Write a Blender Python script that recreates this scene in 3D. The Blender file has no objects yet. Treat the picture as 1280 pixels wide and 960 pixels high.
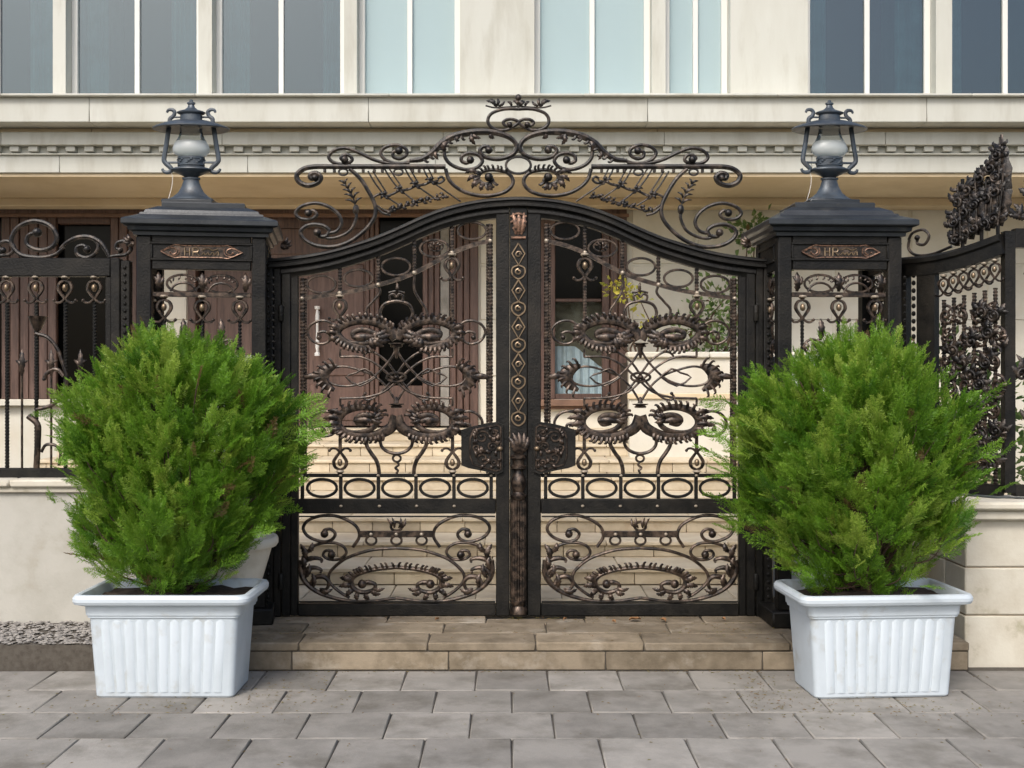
import bpy, bmesh, math, random
import numpy as np
from mathutils import Vector
random.seed(7); rng = np.random.default_rng(7)
R = math.radians
SC = bpy.context.scene
COL = SC.collection

# ------------------------------------------------------------ camera, sky, sun
CAMZ, F, HZ = 1.48, 1372.0, 480.0
cam = bpy.data.cameras.new('camera'); co = bpy.data.objects.new('camera', cam); COL.objects.link(co)
co.location = (0, -7, CAMZ); co.rotation_euler = (R(90), 0, 0)
cam.sensor_width = 36; cam.lens = 36*F/1280; cam.clip_end = 3000
SC.camera = co
SUN_EL, SUN_AZ = 46, 200           # azimuth clockwise from +Y (north)
w = bpy.data.worlds.new('World'); SC.world = w; w.use_nodes = True
nt = w.node_tree; nt.nodes.clear()
sky = nt.nodes.new('ShaderNodeTexSky'); sky.sky_type = 'NISHITA'; sky.sun_disc = False
sky.sun_elevation = R(SUN_EL); sky.sun_rotation = R(SUN_AZ); sky.dust_density = 4.0; sky.air_density = 1.0
bg = nt.nodes.new('ShaderNodeBackground'); bg.inputs[1].default_value = 0.15
ow = nt.nodes.new('ShaderNodeOutputWorld')
nt.links.new(sky.outputs[0], bg.inputs[0]); nt.links.new(bg.outputs[0], ow.inputs[0])
sl = bpy.data.lights.new('sun', 'SUN'); sl.energy = 1.25; sl.angle = R(14); sl.color = (1, .975, .94)
so = bpy.data.objects.new('sun', sl); COL.objects.link(so)
a = R(SUN_AZ); e = R(SUN_EL)
sd = Vector((math.sin(a)*math.cos(e), math.cos(a)*math.cos(e), math.sin(e)))
so.rotation_euler = sd.to_track_quat('Z', 'Y').to_euler()
SC.view_settings.view_transform = 'Standard'; SC.view_settings.look = 'None'
SC.view_settings.exposure = 0.52; SC.view_settings.gamma = 1.0

# ------------------------------------------------------------ materials
def mat(name, base, rough=.6, metal=0.0, var=None, vscale=6.0, vlo=.4, vhi=.65, bump=0.0, bscale=40.0,
        stain=None, sscale=1.5, slo=.52, shi=.75, spec=.5, transl=None, rnd=0.0, stretch=None, coat=0.0):
    m = bpy.data.materials.new(name); m.use_nodes = True
    n = m.node_tree.nodes; L = m.node_tree.links; p = n['Principled BSDF']; out = n['Material Output']
    p.inputs['Roughness'].default_value = rough; p.inputs['Metallic'].default_value = metal
    p.inputs['Specular IOR Level'].default_value = spec
    if coat: p.inputs['Coat Weight'].default_value = coat
    tc = n.new('ShaderNodeTexCoord'); vec = tc.outputs['Object']
    if stretch:
        mp = n.new('ShaderNodeMapping'); mp.inputs['Scale'].default_value = stretch; L.new(vec, mp.inputs[0]); vec = mp.outputs[0]
    oi = n.new('ShaderNodeObjectInfo')
    ad = n.new('ShaderNodeVectorMath'); ad.operation = 'MULTIPLY_ADD'
    cb = n.new('ShaderNodeCombineXYZ')
    for i in range(3): L.new(oi.outputs['Random'], cb.inputs[i])
    L.new(cb.outputs[0], ad.inputs[0]); ad.inputs[1].default_value = (37, 53, 71); L.new(vec, ad.inputs[2]); vec = ad.outputs[0]
    col = None
    def noise(sc, det=5):
        t = n.new('ShaderNodeTexNoise'); t.inputs['Scale'].default_value = sc; t.inputs['Detail'].default_value = det
        t.inputs['Roughness'].default_value = .62; L.new(vec, t.inputs['Vector']); return t
    rgb = n.new('ShaderNodeRGB'); rgb.outputs[0].default_value = (*base, 1); col = rgb.outputs[0]
    def mixin(colr, sc, lo, hi, cur):
        t = noise(sc); mr = n.new('ShaderNodeMapRange'); mr.inputs[1].default_value = lo; mr.inputs[2].default_value = hi
        L.new(t.outputs[0], mr.inputs[0]); mx = n.new('ShaderNodeMix'); mx.data_type = 'RGBA'
        L.new(mr.outputs[0], mx.inputs[0]); L.new(cur, mx.inputs[6]); mx.inputs[7].default_value = (*colr, 1); return mx.outputs[2]
    if var: col = mixin(var, vscale, vlo, vhi, col)
    if stain: col = mixin(stain, sscale, slo, shi, col)
    if rnd:
        hs = n.new('ShaderNodeHueSaturation'); mr = n.new('ShaderNodeMapRange'); mr.inputs[3].default_value = 1-rnd; mr.inputs[4].default_value = 1+rnd
        L.new(oi.outputs['Random'], mr.inputs[0]); L.new(mr.outputs[0], hs.inputs['Value']); L.new(col, hs.inputs['Color']); col = hs.outputs[0]
    L.new(col, p.inputs['Base Color'])
    if bump:
        t = noise(bscale, 6); b = n.new('ShaderNodeBump'); b.inputs['Strength'].default_value = bump; b.inputs['Distance'].default_value = .01
        L.new(t.outputs[0], b.inputs['Height']); L.new(b.outputs[0], p.inputs['Normal'])
    t = noise(18); mr = n.new('ShaderNodeMapRange'); mr.inputs[3].default_value = max(.05, rough-.13); mr.inputs[4].default_value = min(1, rough+.13)
    L.new(t.outputs[0], mr.inputs[0]); L.new(mr.outputs[0], p.inputs['Roughness'])
    return m

M = {}
M['iron'] = mat('black_iron', (.006, .006, .0058), .45, var=(.014, .013, .011), vscale=9, bump=.35, bscale=70, stain=(.024, .021, .017), sscale=3, spec=.22)
M['bronze'] = mat('bronze_rubbed_iron', (.013, .010, .0085), .31, .45, var=(.135, .095, .070), vscale=24, vlo=.42, vhi=.72, bump=.2, bscale=120)
M['gold'] = mat('rubbed_gold', (.25, .185, .12), .36, .7, var=(.05, .035, .025), vscale=40, vlo=.5, vhi=.75)
M['ivory'] = mat('pale_gold', (.42, .36, .28), .4, .4, var=(.16, .12, .09), vscale=50, vlo=.5, vhi=.75)
M['litter'] = mat('litter', (.13, .12, .03), .9, var=(.16, .08, .03), vscale=14)
M['copper'] = mat('copper_rubbed', (.26, .15, .10), .42, .5, var=(.03, .02, .016), vscale=60, vlo=.45, vhi=.65)
M['scroll'] = mat('scroll_iron', (.010, .0085, .0075), .36, .3, var=(.10, .076, .058), vscale=18, vlo=.48, vhi=.72, bump=.3, bscale=100)
M['lampmetal'] = mat('lamp_metal', (.055, .072, .090), .40, .25, var=(.03, .038, .048), vscale=10, bump=.15, bscale=90, stain=(.09, .095, .10), sscale=14)
M['capmetal'] = mat('cap_metal', (.020, .024, .029), .34, .3, var=(.035, .04, .045), vscale=5, bump=.1, bscale=40, stain=(.07, .07, .065), sscale=9, slo=.6, shi=.8)
M['stone'] = mat('cream_stone', (.66, .635, .55), .75, var=(.60, .57, .48), vscale=3, bump=.12, bscale=60, stain=(.58, .52, .40), sscale=.9, slo=.5, shi=.8)
M['fascia'] = mat('pale_fascia', (.545, .55, .495), .7, var=(.50, .50, .44), vscale=1.2, bump=.08, bscale=50, stain=(.34, .32, .255), sscale=2.0, slo=.50, shi=.9, stretch=(2.2, 1, .5), rnd=.045)
M['tan'] = mat('tan_and_bounce', (.68, .56, .375), .8, var=(.61, .49, .31), vscale=2, bump=.1, bscale=80)  # tan with the soffit's warm bounce and the cove's shade put into the colour
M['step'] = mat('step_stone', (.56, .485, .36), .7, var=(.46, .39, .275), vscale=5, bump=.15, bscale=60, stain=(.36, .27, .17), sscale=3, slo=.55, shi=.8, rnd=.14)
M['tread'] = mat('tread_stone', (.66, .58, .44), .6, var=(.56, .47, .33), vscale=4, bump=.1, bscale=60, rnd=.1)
M['plaster'] = mat('grey_plaster', (.45, .44, .395), .85, var=(.39, .38, .335), vscale=4, bump=.2, bscale=50, stain=(.33, .29, .22), sscale=2, slo=.55, shi=.8)
M['wstone'] = mat('wall_stone', (.60, .57, .48), .8, var=(.52, .48, .39), vscale=5, bump=.15, bscale=60, stain=(.30, .28, .18), sscale=5, slo=.6, shi=.8, rnd=.06)
M['wood'] = mat('brown_wood', (.115, .066, .050), .5, var=(.062, .034, .026), vscale=7, bump=.2, bscale=30, stretch=(6, 6, .6), stain=(.17, .105, .082), sscale=3, rnd=.12)
M['white'] = mat('white_paint', (.74, .74, .72), .5, var=(.64, .63, .60), vscale=8)
M['frame_white'] = mat('window_frame', (.70, .70, .66), .5)
M['planter'] = mat('white_plastic', (.53, .595, .645), .42, var=(.47, .53, .57), vscale=3, stain=(.36, .355, .31), sscale=7, slo=.56, shi=.86, bump=.05, bscale=30)
M['urn'] = mat('urn_ceramic', (.68, .64, .55), .6, var=(.55, .5, .4), vscale=5, bump=.1, stain=(.40, .36, .27), sscale=6, slo=.55, shi=.8)
M['soil'] = mat('soil', (.035, .024, .016), .95, var=(.07, .05, .035), vscale=30, bump=1, bscale=60)
M['paver'] = mat('paver_stone', (.25, .205, .145), .8, var=(.15, .12, .08), vscale=6, bump=.4, bscale=40, stain=(.35, .31, .25), sscale=5, slo=.55, shi=.75, rnd=.22)
M['walk'] = mat('sidewalk_stone', (.27, .255, .23), .85, var=(.20, .19, .17), vscale=5, bump=.3, bscale=60, stain=(.13, .12, .10), sscale=3, slo=.5, shi=.72, rnd=.2)
M['joint'] = mat('joint_mortar', (.09, .08, .065), .95, var=(.06, .05, .04), vscale=30, bump=.5)
M['stepjoint'] = mat('step_mortar', (.26, .20, .13), .95, var=(.2, .15, .1), vscale=30)
M['pebble'] = mat('pebble', (.36, .34, .31), .8, var=(.17, .16, .15), vscale=28, vlo=.42, vhi=.58, bump=.3, bscale=80)
M['asphalt'] = mat('asphalt', (.055, .054, .052), .9, var=(.04, .039, .038), vscale=40, bump=.6, bscale=200)
M['earth'] = mat('earth', (.12, .11, .09), .95, var=(.09, .085, .06), vscale=.5)
M['dark'] = mat('interior_dark', (.007, .007, .0065), .9)
M['bark'] = mat('bark', (.10, .062, .038), .9, var=(.05, .032, .022), vscale=30, bump=.8, bscale=60, stretch=(3, 3, .6))
M['deadleaf'] = mat('dead_leaf', (.30, .15, .06), .7, var=(.18, .09, .035), vscale=60)
M['curtain'] = mat('curtain', (.66, .72, .78), .9, var=(.45, .48, .5), vscale=3)  # upper curtains; also the sheet imitating a reflection in the lower pane
M['blind'] = mat('blind', (.62, .66, .68), .8)
M['brown_sill'] = mat('sill_wood', (.20, .115, .075), .6, var=(.13, .075, .05), vscale=6)

def leafmat(name, c1, c2, c3, scale=1.0):
    m = bpy.data.materials.new(name); m.use_nodes = True; n = m.node_tree.nodes; L = m.node_tree.links
    n.remove(n['Principled BSDF']); out = n['Material Output']
    at = n.new('ShaderNodeAttribute'); at.attribute_name = 'tint'
    cr = n.new('ShaderNodeValToRGB'); L.new(at.outputs['Fac'], cr.inputs[0])
    el = cr.color_ramp.elements; el[0].color = (.17, .115, .045, 1); el[1].color = (*c3, 1); k = el.new(.5); k.color = (*c2, 1); k = el.new(.06); k.color = (*c1, 1)
    d = n.new('ShaderNodeBsdfPrincipled'); d.inputs['Roughness'].default_value = .45; d.inputs['Specular IOR Level'].default_value = .4
    t = n.new('ShaderNodeBsdfTranslucent'); mx = n.new('ShaderNodeMixShader'); mx.inputs[0].default_value = .42
    L.new(cr.outputs[0], d.inputs['Base Color']); L.new(cr.outputs[0], t.inputs[0])
    L.new(d.outputs[0], mx.inputs[1]); L.new(t.outputs[0], mx.inputs[2]); L.new(mx.outputs[0], out.inputs[0])
    return m
M['thuja'] = leafmat('thuja_foliage', (.055, .155, .012), (.155, .32, .024), (.34, .46, .070))
M['yleaf'] = leafmat('yellow_leaf', (.25, .30, .06), (.50, .48, .08), (.75, .66, .12))
M['shrub'] = leafmat('shrub_leaf', (.06, .13, .03), (.14, .22, .07), (.30, .34, .14))

def glassmat(name, tint, mixf, rough=.03, ior=1.5):
    m = bpy.data.materials.new(name); m.use_nodes = True; n = m.node_tree.nodes; L = m.node_tree.links
    n.remove(n['Principled BSDF']); out = n['Material Output']
    tr = n.new('ShaderNodeBsdfTransparent'); tr.inputs[0].default_value = (*tint, 1)
    g = n.new('ShaderNodeBsdfGlossy'); g.inputs['Roughness'].default_value = rough; g.inputs[0].default_value = (.9, .95, 1, 1)
    fr = n.new('ShaderNodeFresnel'); fr.inputs[0].default_value = ior
    ma = n.new('ShaderNodeMath'); ma.operation = 'MULTIPLY_ADD'; ma.inputs[1].default_value = 1.0; ma.inputs[2].default_value = mixf
    L.new(fr.outputs[0], ma.inputs[0]); mx = n.new('ShaderNodeMixShader'); L.new(ma.outputs[0], mx.inputs[0])
    L.new(tr.outputs[0], mx.inputs[1]); L.new(g.outputs[0], mx.inputs[2]); L.new(mx.outputs[0], out.inputs[0])
    return m
M['glass'] = glassmat('window_glass', (.88, .92, .92), 0.0, ior=1.16)
M['darkglass'] = mat('dark_glass', (.003, .003, .003), .12, spec=.08)
M['tealglass'] = glassmat('teal_window_glass', (.45, .60, .60), .05)
M['lampglass'] = glassmat('lamp_glass', (.93, .95, .95), .04)
M['frost'] = mat('frosted_glass', (.62, .67, .67), .35)
M['frost'].node_tree.nodes['Principled BSDF'].inputs['Transmission Weight'].default_value = .45

# ------------------------------------------------------------ mesh helpers
class MB:
    def __init__(s): s.v = []; s.f = []
    def add(s, vs, fs):
        o = len(s.v); s.v.extend([tuple(map(float, p)) for p in vs]); s.f.extend([tuple(i+o for i in f) for f in fs]); return s
    def box(s, x0, x1, y0, y1, z0, z1, c=0.0):
        if x0 > x1: x0, x1 = x1, x0
        if y0 > y1: y0, y1 = y1, y0
        if z0 > z1: z0, z1 = z1, z0
        c = min(c, .45*(x1-x0), .45*(y1-y0), .45*(z1-z0))
        if c <= 0:
            vs = [(x, y, z) for z in (z0, z1) for y in (y0, y1) for x in (x0, x1)]
            return s.add(vs, [(0, 2, 3, 1), (4, 5, 7, 6), (0, 1, 5, 4), (2, 6, 7, 3), (0, 4, 6, 2), (1, 3, 7, 5)])
        vs = []; idx = {}
        for sx in (0, 1):
            for sy in (0, 1):
                for sz in (0, 1):
                    X = (x0, x1)[sx]; Y = (y0, y1)[sy]; Z = (z0, z1)[sz]
                    dx = c if sx == 0 else -c; dy = c if sy == 0 else -c; dz = c if sz == 0 else -c
                    for ax in range(3):
                        idx[(sx, sy, sz, ax)] = len(vs)
                        vs.append((X+(0 if ax == 0 else dx), Y+(0 if ax == 1 else dy), Z+(0 if ax == 2 else dz)))
        fs = []
        def g(sx, sy, sz, ax): return idx[(sx, sy, sz, ax)]
        for b in (0, 1):
            q = [g(b, 0, 0, 0), g(b, 1, 0, 0), g(b, 1, 1, 0), g(b, 0, 1, 0)]; fs.append(q if b else q[::-1])
            q = [g(0, b, 0, 1), g(0, b, 1, 1), g(1, b, 1, 1), g(1, b, 0, 1)]; fs.append(q if b else q[::-1])
            q = [g(0, 0, b, 2), g(1, 0, b, 2), g(1, 1, b, 2), g(0, 1, b, 2)]; fs.append(q if b else q[::-1])
        def fix(q):
            ce = np.array([(x0+x1)/2, (y0+y1)/2, (z0+z1)/2]); P = [np.array(vs[i]) for i in q]
            nn = np.cross(P[1]-P[0], P[2]-P[0]); return q if np.dot(nn, sum(P)/len(P)-ce) > 0 else q[::-1]
        for p in (0, 1):
            for q in (0, 1):
                fs.append(fix([g(p, q, 0, 0), g(p, q, 1, 0), g(p, q, 1, 1), g(p, q, 0, 1)]))
                fs.append(fix([g(p, 0, q, 0), g(p, 1, q, 0), g(p, 1, q, 2), g(p, 0, q, 2)]))
                fs.append(fix([g(0, p, q, 1), g(1, p, q, 1), g(1, p, q, 2), g(0, p, q, 2)]))
        for sx in (0, 1):
            for sy in (0, 1):
                for sz in (0, 1): fs.append(fix([g(sx, sy, sz, 0), g(sx, sy, sz, 1), g(sx, sy, sz, 2)]))
        return s.add(vs, fs)
    def tube(s, P, r, sides=8, B=None, flat=1.0, twist=None, cap=True):
        P = np.asarray(P, float); n = len(P)
        r = np.full(n, r) if np.isscalar(r) else np.asarray(r, float)
        T = np.gradient(P, axis=0); T /= (np.linalg.norm(T, axis=1)[:, None]+1e-12)
        if B is None:
            B = np.array([0, 0, 1.0]) if abs(T[:, 2]).mean() < .7 else np.array([0, -1.0, 0])
        N = np.cross(np.tile(B, (n, 1)), T); ln = np.linalg.norm(N, axis=1)[:, None]
        bad = ln[:, 0] < 1e-3
        N[bad] = (1, 0, 0); ln[bad] = 1; N /= ln; Bv = np.cross(T, N)
        th = np.arange(sides)*2*np.pi/sides + (np.pi/4 if sides == 4 else 0)
        vs = []
        for i in range(n):
            a = th + (twist[i] if twist is not None else 0)
            vs.append(P[i]+r[i]*(np.cos(a)[:, None]*N[i]+flat*np.sin(a)[:, None]*Bv[i]))
        vs = np.concatenate(vs); fs = []
        for i in range(n-1):
            for k in range(sides):
                k2 = (k+1) % sides; fs.append((i*sides+k, i*sides+k2, (i+1)*sides+k2, (i+1)*sides+k))
        if cap: fs.append(tuple(range(sides))[::-1]); fs.append(tuple((n-1)*sides+k for k in range(sides)))
        return s.add(vs, fs)
    def lathe(s, prof, c=(0, 0, 0), seg=24, sx=1.0, sy=1.0, cap=True):
        vs = []; fs = []; n = len(prof)
        for (r, z) in prof:
            for k in range(seg):
                a = 2*math.pi*k/seg; vs.append((c[0]+sx*r*math.cos(a), c[1]+sy*r*math.sin(a), c[2]+z))
        for i in range(n-1):
            for k in range(seg):
                k2 = (k+1) % seg; fs.append((i*seg+k, i*seg+k2, (i+1)*seg+k2, (i+1)*seg+k))
        if cap: fs.append(tuple(range(seg))[::-1]); fs.append(tuple((n-1)*seg+k for k in range(seg)))
        return s.add(vs, fs)
    def ball(s, c, r, sz=1.0, seg=10, rings=6, sy=1.0):
        prof = [(r*math.sin(math.pi*i/rings)+1e-5, -r*sz*math.cos(math.pi*i/rings)) for i in range(rings+1)]
        return s.lathe(prof, c, seg, 1, sy)
    def ring_loft(s, rings, cap=True):
        n = len(rings[0]); vs = [p for r in rings for p in r]; fs = []
        for i in range(len(rings)-1):
            for k in range(n):
                k2 = (k+1) % n; fs.append((i*n+k, i*n+k2, (i+1)*n+k2, (i+1)*n+k))
        if cap: fs.append(tuple(range(n))[::-1]); fs.append(tuple((len(rings)-1)*n+k for k in range(n)))
        return s.add(vs, fs)
    def poly(s, pts, nrm, t):      # extruded polygon
        P = [np.array(p, float) for p in pts]; nrm = np.array(nrm, float); n = len(P)
        vs = [p for p in P]+[p+nrm*t for p in P]
        fs = [tuple(range(n))[::-1], tuple(range(n, 2*n))]+[(i, (i+1) % n, n+(i+1) % n, n+i) for i in range(n)]
        return s.add(vs, fs)

def orig(o): return np.array(o.get('_o', (0, 0, 0)), float) if o else np.zeros(3)
ROOT = {}
def build(name, mb, m, parent=None, sharp=38, recalc=False, smooth=True):
    me = bpy.data.meshes.new(name)
    v = np.array(mb.v, float)
    if parent is not None: v = v-ROOT.get(parent.name, np.zeros(3))
    me.from_pydata(v.tolist(), [], mb.f)
    if recalc:
        bm = bmesh.new(); bm.from_mesh(me); bmesh.ops.recalc_face_normals(bm, faces=bm.faces); bm.to_mesh(me); bm.free()
    if smooth:
        me.shade_smooth(); me.set_sharp_from_angle(angle=R(sharp))
    me.materials.append(M[m] if isinstance(m, str) else m)
    o = bpy.data.objects.new(name, me); COL.objects.link(o)
    if parent is not None:
        o.parent = parent; ROOT[o.name] = ROOT.get(parent.name, np.zeros(3))
    return o
def tag(o, label=None, cat=None, group=None, kind=None):
    if label: o['label'] = label
    if cat: o['category'] = cat
    if group: o['group'] = group
    if kind: o['kind'] = kind
    return o
def thing(name, label, cat, loc=(0, 0, 0), group=None):
    o = bpy.data.objects.new(name, None); COL.objects.link(o); o.location = loc; o.empty_display_size = .1
    ROOT[o.name] = np.array(loc, float); return tag(o, label, cat, group)
def piece(name, src, parent, loc, scale=None, rot=None):     # shares mesh data
    o = bpy.data.objects.new(name, src); COL.objects.link(o); o.parent = parent
    o.location = np.array(loc, float)-ROOT.get(parent.name, np.zeros(3))
    if scale: o.scale = scale
    if rot: o.rotation_euler = rot
    return o
def copy_tree(o, parent=None):
    c = o.copy(); COL.objects.link(c); c.parent = parent
    for ch in [x for x in o.children]: copy_tree(ch, c)
    return c

# picture-plane drawing helpers: a plane at a real depth, measured in photo pixels
class Plane:
    def __init__(s, O, cx, cy, U, V, N): s.O, s.cx, s.cy, s.U, s.V, s.N = np.array(O, float), cx, cy, np.array(U, float), np.array(V, float), np.array(N, float)
    def pt(s, x, y, off=0.0): return s.O+s.U*(x-s.cx)+s.V*(y-s.cy)+s.N*off
    def mirror(s, ax): return Plane(s.O, 2*ax-s.cx, s.cy, -s.U, s.V, s.N)
    @property
    def k(s): return float(np.linalg.norm(s.V))
def vplane(y, px_off=0): 
    k = (7+y)/F
    return Plane((0, y, CAMZ), 640, HZ, (k, 0, 0), (0, 0, -k), (0, -1, 0))
def spline(pts, n=6):
    P = np.array(pts, float)
    if len(P) == 2: return np.linspace(P[0], P[1], max(2, n//2))
    Q = np.vstack([2*P[0]-P[1], P, 2*P[-1]-P[-2]]); out = []
    for i in range(1, len(Q)-2):
        p0, p1, p2, p3 = Q[i-1:i+3]
        for t in np.linspace(0, 1, n, endpoint=False):
            out.append(.5*((2*p1)+(-p0+p2)*t+(2*p0-5*p1+4*p2-p3)*t*t+(-p0+3*p1-3*p2+p3)*t**3))
    out.append(P[-1]); return np.array(out)
def arc(cx, cy, rx, ry, a0, a1, f=1.0, n=None):
    n = n or max(3, int(abs(a1-a0)/28)); t = np.linspace(0, 1, n+1)
    A = np.radians(a0+(a1-a0)*t); s = 1+(f-1)*t
    return [(cx+rx*q*math.cos(b), cy-ry*q*math.sin(b)) for q, b in zip(s, A)]
def stroke(mb, pl, pts, wpx, off=0.0, n=5, eye=0.0, taper=None, sides=8, flat=1.0, wave=0.0):
    S = spline(pts, n); m = len(S); r = np.full(m, wpx*.5*pl.k)
    if taper: r *= np.interp(np.linspace(0, 1, m), np.linspace(0, 1, len(taper)), taper)
    P = np.array([pl.pt(x, y, off+wave*math.sin(i*.6)) for i, (x, y) in enumerate(S)])
    mb.tube(P, r, sides, pl.N, flat)
    if eye:
        q = P[-1]; mb.ball(q+pl.N*eye*pl.k*.25, eye*pl.k*.5, 1.0, 9, 6)
    return mb
def ring(mb, pl, cx, cy, rx, ry, wpx, off=0.0, sides=6, seg=26, a0=0, a1=360):
    S = np.array(arc(cx, cy, rx, ry, a0, a1, 1, seg)); P = np.array([pl.pt(x, y, off) for x, y in S])
    return mb.tube(P, wpx*.5*pl.k, sides, pl.N)
def lobes(mb, pl, pts, side, size, n, wpx=3.0, off=0.01, lean=.5, t0=0.0, t1=1.0, curl=.5):
    S = spline(pts, 8); m = len(S)
    for j in range(n):
        t = t0+(t1-t0)*(j+.5)/n; i = min(m-2, max(1, int(t*(m-1))))
        T = S[i+1]-S[i-1]; T = T/(np.linalg.norm(T)+1e-9); N = np.array([-T[1], T[0]])*side
        L = size*(.92+.16*random.random()); c = S[i]
        q = [c-N*.8, c+N*L*.45+T*lean*L*.15, c+N*L*.85+T*lean*L*.5, c+N*L*(.85 if curl else 1)+T*lean*L*(.95+curl*.2)]
        Q = spline(q, 2); h = [0, .006, .010, .012, .011, .008, .004]
        P = np.array([pl.pt(x, y, off+h[min(a, 6)]) for a, (x, y) in enumerate(Q)])
        r = np.interp(np.linspace(0, 1, len(P)), [0, .4, .8, 1], [.8, 1, .7, .25])*wpx*.5*pl.k
        mb.tube(P, r, 5, pl.N, .7)
    return mb
def leafblade(mb, pl, base, tip, wpx, off=.01, bend=.15, lobed=True):
    b = np.array(base, float); t = np.array(tip, float); d = t-b; N = np.array([-d[1], d[0]])
    mid = (b+t)/2+N*bend
    S = spline([b, mid, t], 5); r = np.interp(np.linspace(0, 1, len(S)), [0, .15, .5, .85, 1], [.35, .75, 1, .62, .16])*wpx*.5*pl.k
    if lobed: r *= 1+.18*np.cos(np.arange(len(S))*math.pi)
    P = np.array([pl.pt(x, y, off+.012*math.sin(math.pi*i/(len(S)-1))) for i, (x, y) in enumerate(S)])
    mb.tube(P, r, 6, pl.N, .45); return mb
def bar(mb, pl, x0, x1, y0, y1, d0, d1, c=.003):        # pixel rect -> chamfered box between offsets
    a = pl.pt(x0, y0, d0); b = pl.pt(x1, y1, d1); return mb.box(a[0], b[0], a[1], b[1], a[2], b[2], c)
def twisted(mb, pl, x, y0, y1, wpx, pitch=9, off=0.0):
    n = int(abs(y1-y0)/pitch*6)+2; t = np.linspace(0, 1, n)
    P = np.array([pl.pt(x, y0+(y1-y0)*q, off) for q in t]); tw = t*abs(y1-y0)/pitch*math.pi
    return mb.tube(P, wpx*.5*pl.k*1.2, 4, pl.N, 1, tw)
def sweep(mb, pl, pts, prof, n=6):                     # prof: (normal offset px upward, depth m)
    S = spline(pts, n); m = len(S); T = np.gradient(S, axis=0); T /= np.linalg.norm(T, axis=1)[:, None]
    N = np.stack([T[:, 1], -T[:, 0]], 1)
    rings = [[pl.pt(S[i][0]+N[i][0]*a, S[i][1]+N[i][1]*a, d) for a, d in prof] for i in range(m)]
    return mb.ring_loft(rings)
def tulip(parent, pl, x, y, s=1.0, inv=False, name='tulip_ornament', off=.006, m='bronze'):
    """bud of two bent bars round a ball with two curled tips; hangs (inv False) or stands (inv True)"""
    g = -1 if inv else 1
    mb = MB()
    def q(a, b): return (x+a*s, y+g*b*s)
    for sg in (-1, 1):
        stroke(mb, pl, [q(0, -10), q(sg*6, -7), q(sg*8, 0), q(sg*4, 7), q(sg*1, 12), q(sg*5, 16), q(sg*10, 16.5), q(sg*13, 14)], 3.6*s, off, 3, eye=4*s, sides=6, taper=[.8, 1.3, 1, .8, .8])
    mb.ball(pl.pt(x, y-g*13*s, off), 4.2*s*pl.k, .6, 10, 6)
    o = build(name, mb, m, parent)
    b = MB(); b.ball(pl.pt(x, y-g*1*s, off+.006), 3.3*s*pl.k, 1.4, 10, 6); build('bud', b, 'gold', o)
    b = MB(); b.lathe([(.001, 0), (4.6*s*pl.k, .002), (5.4*s*pl.k, .008), (4.2*s*pl.k, .016), (.001, .018)], pl.pt(x, y-g*13*s, off)+np.array([0, 0, -.004]), 10); build('cap_bead', b, 'ivory', o)
    return o
def hx(px, d): return (px-640)*d/F
def hz(py, d): return CAMZ-(py-HZ)*d/F

def leaves(pl, specs, parent, m='bronze', off=.01, bend=.14, lobed=True, name='acanthus_leaf'):
    for (bx, by, tx, ty, ww) in specs:
        build(name, leafblade(MB(), pl, (bx, by), (tx, ty), ww, off, bend, lobed), m, parent)

# ============================================================ ground and paving
def sheet(name, x0, x1, y0, y1, z, m, kind='structure'):
    b = MB(); b.add([(x0, y0, z), (x1, y0, z), (x1, y1, z), (x0, y1, z)], [(0, 1, 2, 3)]); return tag(build(name, b, m, smooth=False), kind=kind)
SW = -0.16
sheet('ground', -400, 400, -400, 400, -.42, 'earth')
road = sheet('road', -60, 60, -14, -4.2, -.30, 'asphalt')
b = MB(); b.box(-60, 60, -4.2, -4.02, -.42, SW, .015); tag(build('kerb', b, 'walk'), kind='structure')
b = MB(); b.box(-12, 12, -4.02, 1.0, -.42, SW-.012); sw = tag(build('sidewalk', b, 'joint'), kind='structure')
bm_ = MB(); bm_.box(-.197, .197, -.197, .197, -.03, 0, .006)
pv_src = build('paving_slab', bm_, 'walk'); pv_mesh = pv_src.data; bpy.data.objects.remove(pv_src)
for j in range(6):
    for i in range(-9, 10):
        y = -.92-.4*j
        if y < -2.95: continue
        x = i*.4+(.2 if j % 2 else 0)
        piece('paving_slab', pv_mesh, sw, (x, y, SW+random.uniform(-.002, .002)), rot=(random.uniform(-.004, .004), random.uniform(-.004, .004), 0))
# raised landing before the gate
b = MB(); b.box(-2.16, 2.62, -.70, .9, -.40, -.014); land = tag(build('landing', b, 'joint'), kind='structure')
for j, (y0, y1) in enumerate([(-.715, -.47), (-.466, -.20), (-.196, .06)]):
    x = -2.16+(-.2, -.45, -.1)[j]
    while x < 2.6:
        wd = random.choice([.62, .74, .84, .52]); xa, xb = max(x, -2.16), min(x+wd-.006, 2.62)
        if xb-xa > .08:
            q = MB(); q.box(xa, xb, y0, y1, -.05, random.uniform(-.004, .003), .007); build('paver', q, 'paver', land)
        x += wd
x = -2.16
while x < 2.6:
    q = MB(); q.box(x, min(x+.9, 2.62)-.006, -.708, -.69, SW, -.056, .004); build('riser_stone', q, 'paver', land); x += .9
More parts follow.
